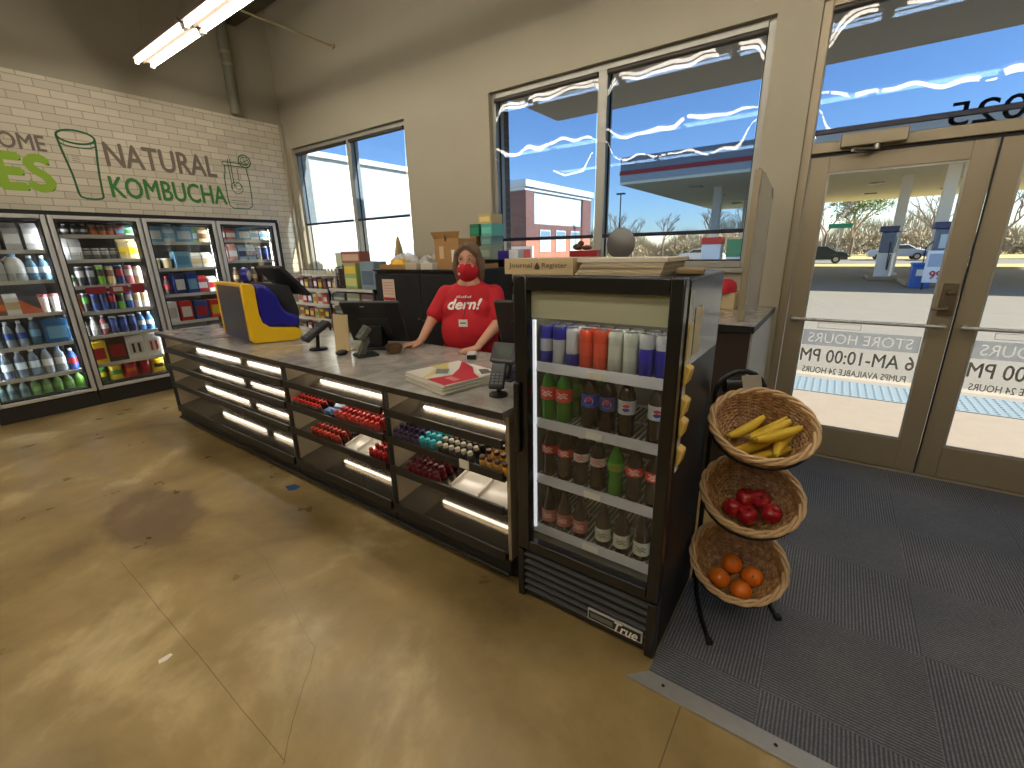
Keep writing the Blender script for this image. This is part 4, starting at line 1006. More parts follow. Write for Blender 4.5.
for x0, x1, li, lab in ((-2.33,-2.09,2,'pale open tray on the lower shelf beside the orange red shots'), (-1.44,-1.08,2,'long white open tray on the lower shelf by the fridge'), (-2.5,-2.38,1,'pale tray liner behind the blue pouches'), (-1.26,-1.235,1,'narrow pale divider strip before the golden shots')):
    q = MB(); t0 = 0.0035
    ya, yb = (YF+0.03, YB-0.05) if li == 2 else (YF+0.20, YB-0.05)
    q.prism([(ya,shelf_z(li,ya)+t0),(yb,shelf_z(li,yb)+t0),(yb,shelf_z(li,yb)+t0+0.006),(ya,shelf_z(li,ya)+t0+0.006)], (x0,0,0), (0,1,0), (0,0,1), (x1-x0,0,0))
    if x1-x0 > 0.2:
        for xx in (x0, (x0+x1)/2, x1-0.004): q.prism([(ya,shelf_z(li,ya)+t0),(yb,shelf_z(li,yb)+t0),(yb,shelf_z(li,yb)+0.03),(ya,shelf_z(li,ya)+0.03)], (xx,0,0), (0,1,0), (0,0,1), (0.004,0,0))
    tag(q.build('product_tray', M_tray), lab, 'tray')
for x, y, z, c, lab in ((-1.70,YF+0.05,0.1605,(196,110,80),'orange printed card lying in the bottom of the last case'), (-1.30,YF-0.013,0.60,(214,206,190),'white price tag on the lip below the golden shots')):
    q = MB()
    if z < 0.3: q.prism([(-0.05,-0.03),(0.05,-0.03),(0.05,0.03),(-0.05,0.03)], (0,0,0), (1,0,0), (0,1,0.087), (0,0,0.002))
    else: q.box(-0.03,0.03,-0.002,0.0,-0.035,0.01)
    tag(q.build('price_card', pm(c), None, (x,y,z)), lab, 'card')

# ---- things on the worktop
def at(x, y): return (x, y, CT+0.0005)
# yellow and blue lottery terminal
lt = thing('lottery_terminal', 'yellow and blue lottery machine with black side and tilted screen', 'lottery machine', at(-3.86,1.66), R(-9))
L0, L1 = -0.50, 0.33                       # local: x along the counter, y into it
D = 0.30
pr = [(0.0,0.02),(0.02,0.0),(0.30,0.0),(0.34,0.015),(0.36,0.05),(0.36,0.075),(0.33,0.10),(0.24,0.105),(0.15,0.115),(0.10,0.15),(0.085,0.22),(0.085,0.42),(0.07,0.445),(0.0,0.45)]
lt.location = at(-3.56,1.56); lt.rotation_euler = (0,0,0)
ux = Vector((0.52,0.86,0)).normalized(); uy = Vector((-0.985,0.145,0)).normalized()   # along the yellow end / along the black side
YEL = mat('lottery yellow', (236,190,24), 0.35); BLU = mat('lottery blue', (20,20,140), 0.35); BLK = mat('dark screen side', (44,40,34), 0.3)
Z_ = Vector((0,0,1))
LD = 0.72
MB().prism(pr, (0,0,0.004), ux, Z_, uy*0.05, 0).build('end_panel', YEL, lt, bevel=0.006)
MB().prism(pr, uy*(LD-0.04)+Vector((0,0,0.004)), ux, Z_, uy*0.04, 0).build('end_panel', YEL, lt, bevel=0.006)
MB().prism([(0.012,0.425),(0.075,0.425),(0.075,0.448),(0.012,0.448)], uy*0.05, ux, Z_, uy*(LD-0.09)).build('top_panel', YEL, lt, bevel=0.004)
MB().prism([(0.004,0.07),(0.012,0.07),(0.012,0.425),(0.004,0.425)], uy*0.05, ux, Z_, uy*(LD-0.09)).build('side_screen', BLK, lt)
MB().prism([(0.004,0.012),(0.02,0.006),(0.02,0.07),(0.004,0.07)], uy*0.05, ux, Z_, uy*(LD-0.09)).build('skirt', mat('lottery navy', (24,24,84), 0.3), lt)
MB().prism([(0.088,0.12),(0.15,0.118),(0.26,0.109),(0.33,0.105),(0.36,0.12),(0.37,0.16),(0.34,0.20),(0.28,0.225),(0.25,0.27),(0.235,0.34),(0.20,0.40),(0.16,0.43),(0.088,0.44)], uy*0.012+Vector((0,0,0.004)), ux, Z_, uy*(LD-0.03)).build('blue_body', BLU, lt, bevel=0.02)
MB().prism([(0.12,0.30),(0.25,0.27),(0.32,0.20),(0.38,0.05),(0.40,0.05),(0.42,0.22),(0.38,0.42),(0.20,0.45)], uy*0.16, ux, Z_, uy*0.35).build('printer_body', mat('dark grey plastic', (40,42,42), 0.5), lt, bevel=0.01)
sc = MB().prism([(0.28,0.555),(0.46,0.335),(0.49,0.35),(0.31,0.575)], uy*0.05, ux, Z_, uy*0.53).build('screen', mat('screen shell', (24,24,24), 0.4), lt, bevel=0.008)
MB().lathe([(0.004,-0.02),(0.055,-0.02),(0.055,0.02),(0.004,0.02)], 24, 0, tuple(ux*0.10+uy*0.20+Vector((0,0,0.505))), Vector((ux-uy*0.2).normalized()).to_track_quat('Z','Y').to_matrix()).build('round_badge', BLU, lt)
MB().lathe([(0.002,-0.023),(0.038,-0.023),(0.038,0.024),(0.002,0.024)], 24, 0, tuple(ux*0.10+uy*0.20+Vector((0,0,0.505))), Vector((ux-uy*0.2).normalized()).to_track_quat('Z','Y').to_matrix()).build('badge_face', M_paper, lt)
MB().tube([tuple(ux*0.36+uy*0.2+Vector((0,0,0.19))), tuple(ux*0.36+uy*0.31+Vector((0,0,0.19)))], 0.03, 14).build('paper_roll', M_paper, lt)

def pinpad(name, x, y, rz, label, s=1.0, white=None):
    """card terminal on a stalk"""
    o = thing(name, label, 'card terminal', at(x,y), rz)
    b_ = MB(); b_.lathe([(0.06*s,0),(0.06*s,0.008),(0.05*s,0.014),(0.012*s,0.016)], 18); b_.tube([(0,0,0.014),(0,0.01,0.10*s)], 0.012*s, 10); b_.build('stand', M_black, o)
    ti = Euler((R(32),0,0)).to_matrix()
    p_ = MB().obox((0,0,0.125*s), (0.095*s,0.20*s,0.032*s), ti).build('body', white or mat('terminal grey', (40,40,42), 0.45), o, bevel=0.008)
    k_ = MB()
    for i in range(3):
        for j in range(4): k_.obox(Vector((0,0,0.125*s)) + ti @ Vector(((i-1)*0.026*s,-0.075*s+j*0.024*s,0.0175*s)), (0.018*s,0.014*s,0.004*s), ti)
    k_.build('keypad', mat('key grey', (96,98,100), 0.5), p_)
    MB().obox(Vector((0,0,0.125*s)) + ti @ Vector((0,0.055*s,0.0168*s)), (0.07*s,0.06*s,0.002*s), ti).build('display', mat('lcd green grey', (74,84,78), 0.2), p_)
    return o
pinpad('card_terminal', -2.93, 1.72, R(-8), 'black card terminal on a stalk beside the yellow lottery machine', 1.05)
ph = thing('desk_phone', 'black desk phone at the far left end of the counter', 'phone', at(-4.76,1.98), R(20))
MB().prism([(-0.10,0),(0.10,0),(0.10,0.09),(-0.10,0.03)], (-0.11,0,0), (0,1,0), (0,0,1), (0.22,0,0)).build('base', M_black, ph, bevel=0.008)
MB().tube([(-0.08,-0.09,0.07),(-0.08,0.0,0.115),(-0.08,0.10,0.13)], [0.028,0.02,0.028], 10).build('handset', M_black, ph)
MB().prism([(-0.07,0.046),(0.06,0.084),(0.06,0.087),(-0.07,0.049)], (-0.03,0,0), (0,1,0), (0,0,1), (0.11,0,0)).build('keypad', mat('key grey', (96,98,100), 0.5), ph)
hs = thing('desk_phone', 'second black handset unit right behind the far counter end', 'phone', at(-4.45,2.08), R(-10))
MB().prism([(-0.10,0),(0.10,0),(0.10,0.16),(0.02,0.17),(-0.10,0.04)], (-0.12,0,0), (0,1,0), (0,0,1), (0.24,0,0)).build('base', M_black, hs, bevel=0.01)
MB().tube([(0.06,-0.08,0.09),(0.06,0.02,0.19),(0.06,0.11,0.20)], [0.026,0.018,0.026], 10).build('handset', M_black, hs)
tg = thing('counter_notice', 'beige upright notice card beside the left register screen', 'notice', at(-2.72,1.775), R(24))
MB().prism([(0,0),(0.006,0),(0.026,0.25),(0.02,0.25)], (-0.055,0,0), (0,1,0), (0,0,1), (0.11,0,0)).build('card', mat('beige card', (200,176,132), 0.7), tg)
MB().box(-0.055,0.055,-0.02,0.07,0.0,0.004).build('foot', mat('beige card', (200,176,132), 0.7), tg)
q = MB()
for k_ in range(5): q.obox((0.018*(k_-2)*0.9, 0.008+0.0135, 0.17+0.012*math.sin(k_*2.1)), (0.012,0.003,0.05), Euler((R(-4.5),0.5*math.sin(k_*3),0)).to_matrix())
q.build('scribble', mat('print grey', (70,62,54), 0.8), tg)

def payhead(x, y, rz, label, w_, h_, zc, tilt, m_):
    """upright card reader: boxy head on a slab neck and foot plate"""
    o = thing('card_reader', label, 'card reader', at(x,y), rz)
    MB().box(-0.07,0.07,-0.05,0.09,0,0.012).build('foot_plate', M_black, o, bevel=0.004)
    MB().prism([(-0.03,0.012),(0.012,0.012),(0.05,zc),(0.025,zc)], (-0.034,0,0), (0,1,0), (0,0,1), (0.068,0,0)).build('neck', m_, o, bevel=0.004)
    ti = Euler((R(tilt),0,0)).to_matrix(); c = Vector((0,0.02,zc+h_*0.2))
    hd_ = MB().obox(c, (w_,h_,0.035), ti).build('head', m_, o, bevel=0.006)
    MB().obox(c+ti @ Vector((0,h_*0.06,0.0178)), (w_*0.66,h_*0.5,0.002), ti).build('display', mat('lcd green grey', (74,84,78), 0.2), hd_)
    MB().obox(c+ti @ Vector((0,-h_*0.38,0.0178)), (w_*0.8,h_*0.10,0.003), ti).build('button_row', mat('key grey', (96,98,100), 0.5), hd_)
    return o
def register(x, y, rz, tilt, label, w_=0.40, h_=0.30, zc=0.20, back=True):
    o = thing('register_screen', label, 'register screen', at(x,y), rz, 'register screens on the counter')
    b_ = MB(); b_.box(-0.11,0.11,-0.08,0.12,0,0.02); b_.build('base', M_black, o, bevel=0.006)
    ti = Euler((R(tilt),0,0)).to_matrix()
    MB().prism([(-0.03,0.02),(0.06,0.02),(0.05,zc),(-0.02,zc)], (-0.05,0,0), (0,1,0), (0,0,1), (0.10,0,0)).build('neck', M_black, o, bevel=0.005)
    c = Vector((0,0.0,zc+0.03))
    s_ = MB().obox(c, (w_,0.032,h_), ti).build('screen_shell', mat('screen shell', (24,24,24), 0.4), o, bevel=0.008)
    MB().obox(c + ti @ Vector((0,0.0165,0)), (w_-0.03,0.002,h_-0.03), ti).build('screen', mat('screen glass', (10,12,16), 0.08), s_)
    MB().obox(c + ti @ Vector((-w_*0.12,-0.0165,h_*0.40)), (0.03,0.002,0.008), ti).build('badge', M_steel, s_)
    MB().obox(c + ti @ Vector((0,-0.0165,-0.03)), (w_*0.5,0.006,h_*0.4), ti).build('back_cover', mat('back cover', (32,32,33), 0.5), s_, bevel=0.003)
    return o
register(-2.59, 1.975, R(24), 24, 'black register screen seen from behind, left of the cashier', 0.44, 0.32, 0.16)
payhead(-2.47, 1.755, R(-22), 'grey card reader standing before the left register screen', 0.11, 0.10, 0.13, 52, mat('terminal khaki', (84,84,76), 0.5))
mo = MB(); mo.ball((0,0,0.016), (0.03,0.045,0.02)); tag(mo.build('scanner_puck', M_black, None, at(-2.62,1.70)), 'small dark round gadget in front of the beige notice', 'gadget')
bw = thing('coin_dish', 'brown dish of change behind the grey card terminal', 'dish', at(-2.36,1.93))
MB().lathe([(0.04,0),(0.055,0.03),(0.058,0.055),(0.052,0.055),(0.045,0.012),(0.001,0.01)], 18).build('bowl', mat('brown dish', (96,70,44), 0.4), bw)
register(-1.30, 1.97, R(10), 18, 'black register screen beside the drinks fridge, right of the cashier', 0.36, 0.26, 0.24)
payhead(-1.345, 1.80, R(6), 'wide grey card reader standing before the right register screen', 0.15, 0.11, 0.11, 62, mat('terminal dark', (58,58,56), 0.5))
pinpad('card_terminal', -1.20, 1.56, R(28), 'low black keypad at the counter edge against the drinks fridge', 0.75)
wt = thing('hand_scanner', 'small pale grey scanner lying by the hand of the cashier', 'scanner', at(-1.80,2.08), R(35))
MB().prism([(-0.05,0),(0.06,0),(0.06,0.02),(0.0,0.045),(-0.05,0.035)], (-0.03,0,0), (0,1,0), (0,0,1), (0.06,0,0)).build('body', mat('pale grey plastic', (196,194,188), 0.45), wt, bevel=0.008)
MB().box(-0.028,0.028,-0.055,-0.05,0.005,0.03).build('lens', M_dark, wt)
# newspapers: one pile of folded papers
for i in range(6):
    o = thing('newspaper', f'folded newspaper, {"topmost, with a red front page" if i == 5 else nth(i)+" from the bottom"} in the pile on the counter', 'newspaper', (-1.552+0.004*(i%2), 1.625+0.003*(i%3), CT+0.0006+i*0.0082), R(-14+1.5*(i%2)), 'newspapers piled on the counter')
    MB().prism([(-0.185,-0.175),(0.18,-0.175),(0.188,-0.15),(0.185,0.175),(-0.185,0.17)], (0,0,0), (1,0,0), (0,1,0), (0,0,0.0078)).build('pages', mat('newsprint', (206,200,184), 0.85), o, bevel=0.003)
    if i < 5: continue
    def sheet(nm, poly, c, z): MB().prism(poly, (0,0,z), (1,0,0), (0,1,0), (0,0,0.0006)).build(nm, mat(nm+' %d' % c[0], c, 0.7), o)
    sheet('yellow_panel', [(-0.183,-0.02),(-0.12,-0.02),(-0.02,-0.172),(0.0,-0.172),(-0.05,0.0),(-0.183,0.10)], (198,186,112), 0.008)
    sheet('red_panel', [(0.02,-0.172),(0.176,-0.172),(0.184,0.03),(0.10,0.06),(0.0,0.13),(-0.12,0.165),(-0.15,0.165),(-0.03,0.06),(0.05,-0.04)], (186,34,50), 0.008)
    sheet('white_panel', [(0.184,0.05),(0.184,0.17),(-0.06,0.168),(0.04,0.12),(0.11,0.07)], (222,218,206), 0.0083)
    sheet('picture', [(-0.11,-0.03),(-0.03,-0.09),(0.01,-0.04),(-0.06,0.02)], (112,116,112), 0.0086)
    sheet('picture', [(0.06,0.12),(0.15,0.07),(0.165,0.13),(0.09,0.155)], (96,92,90), 0.0092)
    sheet('picture', [(0.07,-0.10),(0.15,-0.10),(0.15,-0.06),(0.07,-0.06)], (204,120,118), 0.0086)

# ------------------------------------------------------------------ glass door drinks fridge
FX0, FX1, FY0, FY1, FH = -0.985, -0.357, 1.39, 1.93, 1.462
fg = thing('drinks_fridge', 'upright black glass door fridge of cans and soda bottles', 'fridge', ((FX0+FX1)/2, FY0, 0.0))
fw = (FX1-FX0)/2; fd = FY1-FY0
M_fblk = mat('fridge black', (14,14,15), 0.28, 0.0, coat=0.3); M_fin = mat('fridge liner', (120,118,110), 0.4)
M_fside = mat('fridge side steel', (60,62,66), 0.18, 0.8)
b_ = MB(); t = 0.03
b_.box(-fw, -fw+t, 0.05, fd, 0.02, FH); b_.box(fw-t, fw, 0.05, fd, 0.02, FH); b_.box(-fw+t, fw-t, fd-t, fd, 0.02, FH)
b_.box(-fw+t, fw-t, 0.05, fd-t, FH-0.03, FH); b_.box(-fw+t, fw-t, 0.05, fd-t, 0.02, 0.30)
b_.build('cabinet', M_fblk, fg, bevel=0.004)
MB().box(fw-0.0005, fw+0.001, 0.06, fd-0.005, 0.03, FH-0.01).build('side_panel', mat('side black', (17,16,16), 0.55), fg)
MB().box(fw+0.001, fw+0.0016, 0.06, fd-0.005, 1.17, FH-0.012).build('side_sheet', M_fside, fg)
l_ = MB(); l_.box(-fw+t, -fw+t+0.004, 0.06, fd-t, 0.30, FH-0.03); l_.box(fw-t-0.004, fw-t, 0.06, fd-t, 0.30, FH-0.03); l_.box(-fw+t+0.004, fw-t-0.004, fd-t-0.004, fd-t, 0.30, FH-0.03); l_.box(-fw+t+0.004, fw-t-0.004, 0.06, fd-t-0.004, 0.30, 0.304)
l_.build('liner', M_fin, fg)
gx0, gx1, gz0, gz1 = -fw+0.06, fw-0.045, 0.325, 1.408
f = MB(); f.box(-fw, gx0, 0, 0.045, 0.275, FH); f.box(gx1, fw, 0, 0.045, 0.275, FH); f.box(gx0, gx1, 0, 0.045, 0.275, gz0); f.box(gx0, gx1, 0, 0.045, gz1, FH)
dr = f.build('door_frame', M_fblk, fg, bevel=0.005)
MB().box(gx0-0.005, gx1+0.005, 0.018, 0.024, gz0-0.005, gz1+0.005).build('glass_pane', M_cglass, dr)
hd = MB(); hd.box(-fw+0.004, -fw+0.03, -0.022, 0.001, 0.75, 1.05); hd.build('handle', M_fblk, dr, bevel=0.006)
MB().box(gx0-0.002, gx1+0.002, 0.034, 0.042, 1.306, gz1+0.002).build('header_panel', mat('header cream', (206,204,174), 0.4), dr)
for s_ in (-1, 1):
    MB().box(s_*(fw-t-0.02)-0.006, s_*(fw-t-0.02)+0.006, 0.064, 0.076, 0.36, 1.29).build('light_strip', M_fled, fg)
MB().box(-0.24, 0.24, 0.075, 0.09, FH-0.042, FH-0.031).build('light_strip', M_ffill, fg)  # extra strip added out of sight behind the header, lights the shelves
FZ = (1.11, 0.868, 0.610, 0.36)
for z in FZ:
    s_ = MB()
    for i in range(26): s_.box(-fw+0.045+i*0.0213, -fw+0.048+i*0.0213, 0.085, fd-0.05, z-0.008, z)
    s_.box(-fw+0.035, fw-0.035, 0.30, 0.306, z-0.014, z-0.008); s_.box(-fw+0.035, fw-0.035, fd-0.06, fd-0.05, z-0.008, z)
    so_ = s_.build('shelf', M_white, fg)
    rl = MB().prism([(0.070,z-0.026),(0.080,z+0.012),(0.084,z+0.012),(0.078,z-0.026)], (-fw+0.036,0,0), (0,1,0), (0,0,1), (2*fw-0.072,0,0)).build('price_rail', mat('clear price rail', (190,190,196), 0.3), so_)
    MB().box(-0.03, 0.04, 0.069, 0.073, z-0.022, z+0.004).build('price_tag', M_paper, so_)
g = MB(); g.box(-fw, fw, 0.02, 0.05, 0.02, 0.268); g.box(-fw, -fw+0.03, -0.002, 0.02, 0.02, 0.268); g.box(fw-0.035, fw, -0.002, 0.02, 0.02, 0.268)
g.build('grille_frame', M_fblk, fg, bevel=0.003)
for i in range(6):
    z = 0.048+i*0.036
    MB().prism([(0.021,z),(0.004,z+0.006),(0.002,z+0.016),(0.021,z+0.028)], (-fw+0.03,0,0), (0,1,0), (0,0,1), (2*fw-0.065,0,0)).build('grille_slat', mat('grille grey', (32,31,30), 0.45), fg)
bd = MB(); bd.box(0.040, 0.270, -0.006, 0.0025, 0.074, 0.124, 0); bd.box(0.045, 0.265, -0.0068, -0.0058, 0.079, 0.119, 1); bd.box(0.052, 0.150, -0.0074, -0.0066, 0.088, 0.110, 2)
bdo = bd.build('maker_badge', [mat('badge silver', (206,206,200), 0.35, 0.3), mat('badge dark', (26,28,28), 0.4), mat('badge grey', (104,108,104), 0.4)], fg)
MB().text('True', 0.095, 0.044, (0.158,-0.0076,0.078), (1,0,0), (0,0,1), 0.002, 0, 0.035, 0.3).build('lettering', mat('badge white', (240,238,228), 0.4), bdo)
ft = MB()
for x in (-fw+0.05, fw-0.05):
    for y in (0.08, fd-0.06): ft.lathe([(0.02,0.0005),(0.02,0.02)], 10, 0, (x,y,0))
ft.build('foot', M_dark, fg)

# goods inside: every can and bottle its own thing
def fcan(x, y, z, r, h, cols, label, group, spots=None):
    o = thing('drink_can', label, 'can', (x, y, z+0.0006), random.uniform(-0.5, 0.5), group)
    m_ = [pm(c, 0.28) for c in cols]
    if spots:
        nt_ = None
    MB().lathe([(r*0.8,0),(r,0.008),(r,h*0.34),(r,h*0.66),(r,h-0.012),(r*0.84,h-0.003)], 20, [0,0,1,0 if len(cols) < 3 else 2,0 if len(cols) < 3 else 2]).build('can_body', m_, o)
    MB().lathe([(r*0.84,h-0.003),(r*0.85,h),(r*0.76,h-0.002),(r*0.74,h-0.005)], 20).lathe([(0.002,h-0.005),(r*0.75,h-0.0045)], 20).obox((0.004,0,h-0.003), (0.02,0.012,0.002)).build('can_end', M_can, o)
    return o
G = 'cans on the top shelf of the drinks fridge'
fx = lambda t: FX0+0.045 + t
BSV = (178,180,188); BBL = (34,36,150)
cans = [((BBL,BSV,BBL),'blue and silver'),((BSV,BSV,BBL),'silver topped blue'),((BBL,BSV,BSV),'blue and silver'),((198,70,48),'red'),((198,70,48),'red'),((178,182,174),'silver white'),((178,182,174),'silver white'),((BBL,(40,40,170),BSV),'dark blue'),((BBL,BBL,BSV),'dark blue')]
for i, (c, nm) in enumerate(cans):
    cc = c if isinstance(c[0], tuple) else (c, tuple(min(255, v+14) for v in c), c)
    fcan(fx(0.030+i*0.0585), FY0+0.125, FZ[0], 0.027, 0.155, cc, f'{nm} slim can, {nth(i)} from left on the fridge top shelf', G)
    fcan(fx(0.030+i*0.0585), FY0+0.185, FZ[0], 0.027, 0.155, cc, f'{nm} slim can standing behind the {nth(i)} front can in the fridge', 'back row cans in the drinks fridge')

def fbottle(x, y, z, h, r, liquid, labelc, capc, label, group, emblem=None, shape='soda'):
    o = thing('drink_bottle', label, 'bottle', (x, y, z+0.0006), 0, group)
    ml = mat('bottle %d %d %d' % liquid, liquid, 0.08, 0, None, 0, 0.4, 0.15, 0.35 if max(liquid) > 90 else 0.0)
    pf = {'soda': [(0.72,0),(0.95,0.02),(1,0.06),(0.94,0.26),(0.97,0.36),(1,0.42),(1,0.66),(0.92,0.74),(0.62,0.86),(0.40,0.92),(0.38,0.935),(0.46,0.94),(0.46,0.95)],
          'contour': [(0.78,0),(0.98,0.03),(1,0.12),(0.90,0.24),(0.84,0.34),(0.92,0.44),(1,0.5),(1,0.66),(0.90,0.74),(0.6,0.85),(0.38,0.92),(0.38,0.935),(0.46,0.94),(0.46,0.95)],
          'glass': [(0.9,0),(1,0.02),(1,0.42),(0.97,0.48),(0.75,0.60),(0.5,0.72),(0.40,0.84),(0.36,0.93),(0.42,0.94),(0.42,0.95)]}[shape]
    MB().lathe([(a*r, b*h) for a, b in pf], 20).build('bottle_body', ml, o)
    MB().lathe([(0.45*r,h*0.95),(0.48*r,h*0.955),(0.48*r,h*0.995),(0.40*r,h)], 14).build('bottle_cap', pm(capc), o)
    z0, z1 = {'soda': (0.42,0.66), 'contour': (0.50,0.66), 'glass': (0.12,0.40)}[shape]
    lo = MB().lathe([(r*1.012,h*z0),(r*1.012,h*z1)], 20)
    lo.F = lo.F[:-2]; lo.M = lo.M[:-2]
    lb = lo.build('bottle_label', pm(labelc, 0.4), o)
    cz_ = h*(z0+z1)/2
    def disc(rad, a0, a1, m_, off, nm):
        pts = [(rad*math.cos(R(a0+(a1-a0)*k_/14)), rad*math.sin(R(a0+(a1-a0)*k_/14))) for k_ in range(15)]
        q = MB(); vs = [(0,0)]+pts; P3 = []
        for a, b in vs: 
            ang = a/r; P3.append((( r*1.013+off)*math.sin(ang+EA), -(r*1.013+off)*math.cos(ang+EA), cz_+b))
        q.add(P3, [(0,k_+1,k_+2) for k_ in range(14)]); q.build(nm, m_, lb)
    EA = 0.25
    if emblem == 'globe':
        e = h*0.075
        disc(e, 0, 360, M_paper, 0.0004, 'emblem'); disc(e*0.92, 15, 165, pm((200,30,44)), 0.0008, 'emblem'); disc(e*0.92, 195, 345, pm((24,50,140)), 0.0008, 'emblem')
    elif emblem:
        q = MB(); w_ = r*1.3
        for k_ in range(3):
            zz = cz_ + (1-k_)*h*0.035
            n = 6; vs = []; 
            ww = w_*(1 if k_ != 1 else 0.7)
            for i in range(n+1):
                a = (i/n-0.5)*ww/r+EA
                for dz in (-h*0.008, h*0.008): vs.append(((r*1.02)*math.sin(a), -(r*1.02)*math.cos(a), zz+dz+0.004*math.sin(i*2.0)))
            q.add(vs, [(2*i,2*i+2,2*i+3,2*i+1) for i in range(n)])
        q.build('label_print', pm(emblem), lb)
    return o
G2 = 'soda bottles on the second shelf of the drinks fridge'; y2 = FY0+0.125
s2 = 'on second fridge shelf'
GRN = (52,132,30); COLA = (34,20,14)
for i, xx in enumerate((0.040, 0.112)):
    fbottle(fx(xx), y2, FZ[1], 0.222, 0.034, GRN, (206,60,50), (70,150,50), f'green soda bottle with red label, {"left end" if i == 0 else "next to the left end one"} {s2}', G2, (236,232,220))
for i, xx in enumerate((0.112, 0.185, 0.255)):
    fbottle(fx(xx), y2+0.085, FZ[1], 0.222, 0.034, GRN, (60,140,40), (70,150,50), f'green soda bottle standing {nth(i)} from left in the row behind, {s2}', 'back row bottles in the drinks fridge')
for i, (xx, lc, nm) in enumerate(((0.228,(30,60,160),'cola bottle with blue label and round emblem'),(0.303,(40,50,120),'cola bottle with darker blue label and round emblem'),(0.378,(176,180,184),'diet cola bottle with silver label and round emblem'),(0.492,(180,186,190),'diet cola bottle with silver label at the right end'))):
    fbottle(fx(xx), y2, FZ[1], 0.222, 0.033, COLA, lc, (206,206,204), f'{nm} {s2}', G2, 'globe')
s3 = 'on third fridge shelf'; G3 = 'soda bottles on the third shelf of the drinks fridge'
row3 = [(COLA,(190,36,36),RD,'cola bottle with red label at left end'),(COLA,(190,36,36),RD,'cola bottle with red label second from left'),(COLA,(196,192,186),(210,208,204),'diet cola bottle with pale label third from left'),(COLA,(196,180,176),(210,208,204),'diet cola bottle with pale label fourth from left'),(GRN,(60,160,50),(90,170,60),'bright green soda bottle'),(COLA,(200,40,36),DK,'cola bottle with red label, black cap, right of green one'),(COLA,(206,44,38),DK,'cola bottle with red label, black cap, at right end')]
for i, (lq, lc, cp_, nm) in enumerate(row3):
    fbottle(fx(0.045+i*0.0755), y2, FZ[2], 0.218, 0.0325, lq, lc, cp_, f'{nm} {s3}', G3, (236,230,220) if lc[0] > 180 and lc[1] < 60 else (190,40,40), 'contour')
s4 = 'on lowest fridge shelf'; G4 = 'glass bottles on the lowest shelf of the drinks fridge'
row4 = [(0.045,(170,96,90),'dark bottle with pink label at left end'),(0.120,(170,92,88),'dark bottle with pink label second from left'),(0.200,(172,96,92),'dark bottle with pink label third from left'),(0.305,(206,206,190),'dark bottle with white label just right of the gap'),(0.387,(206,206,192),'dark bottle with white label second from the right end'),(0.470,(200,206,186),'dark bottle with white green label at right end')]
for xx, lc, nm in row4:
    fbottle(fx(xx), y2, FZ[3], 0.21, 0.033, (40,26,20), lc, RD, f'{nm} {s4}', G4, (60,54,48) if lc[1] > 150 else (226,210,200), 'glass')
tag(MB().box(0,0.045,0,0.10,0,0.085).box(-0.0006,0.0456,0.01,0.09,0.02,0.06,1).build('drink_carton', [M_paper, pm(SV)], None, (fx(0.485), y2+0.06, FZ[3]+0.0006), bevel=0.003), 'small white carton at the right end of the lowest fridge shelf', 'carton')
# hung on the fridge side
cs = thing('clip_strip', 'strip of yellow snack pockets hung on the fridge side', 'clip strip', (FX1+0.0022, FY0+0.075, 0.80))
MB().box(0,0.002,-0.018,0.018,0.0,0.62).build('strip', mat('strip white', (200,196,180), 0.5), cs)
for z in (0.02, 0.125, 0.20, 0.31):
    MB().prism([(0.002,z),(0.016,z+0.02),(0.024,z+0.065),(0.002,z+0.078)], (0,-0.026,0), (1,0,0), (0,0,1), (0,0.052,0)).build('pocket', mat('pocket yellow', (222,184,92), 0.5), cs, bevel=0.005)
MB().prism([(0.002,0.40),(0.008,0.40),(0.008,0.52),(0.002,0.52)], (0,-0.024,0), (1,0,0), (0,0,1), (0,0.048,0)).build('pocket_card', mat('pocket pale', (210,190,130), 0.5), cs)
tag(MB().box(0,0.0012,-0.045,0.045,-0.08,0.08).build('taped_note', mat('note cream', (206,196,160), 0.7), None, (FX1+0.0022, FY0+0.19, 1.28)), 'cream paper note taped high on the fridge side', 'note')
# on top of the fridge
jt = thing('paper_tray', 'kraft carton lettered Journal and Register on top of the fridge', 'carton', (-0.915, 1.50, FH+0.001))
c = MB(); c.box(-0.15,0.15,-0.05,-0.045,0,0.058); c.box(-0.15,0.15,0.22,0.225,0,0.05); c.box(-0.15,-0.145,-0.045,0.22,0,0.058); c.box(0.145,0.15,-0.045,0.22,0,0.058); c.box(-0.145,0.145,-0.045,0.22,0,0.004)
c.build('carton', M_tan, jt)
q = MB(); q.text('Journal', 0.105, 0.022, (-0.128,-0.0505,0.020), (1,0,0), (0,0,1), 0.0008, 0, 0.01); q.text('Register', 0.105, 0.022, (0.022,-0.0505,0.020), (1,0,0), (0,0,1), 0.0008, 0, 0.01)
q.prism([(-0.009,0.018),(0.009,0.018),(0.012,0.027),(0.0,0.045),(-0.012,0.027)], (0,-0.0502,0), (1,0,0), (0,0,1), (0,-0.0008,0))
q.build('lettering', mat('print brown', (92,72,50), 0.7), jt)
MB().prism([(-0.14,-0.035),(0.14,-0.035),(0.13,0.2),(-0.13,0.2)], (0,0,0.006), (1,0,0), (0,1,0), (0,0,0.052)).build('contents', mat('pale papers', (196,188,166), 0.85), jt)
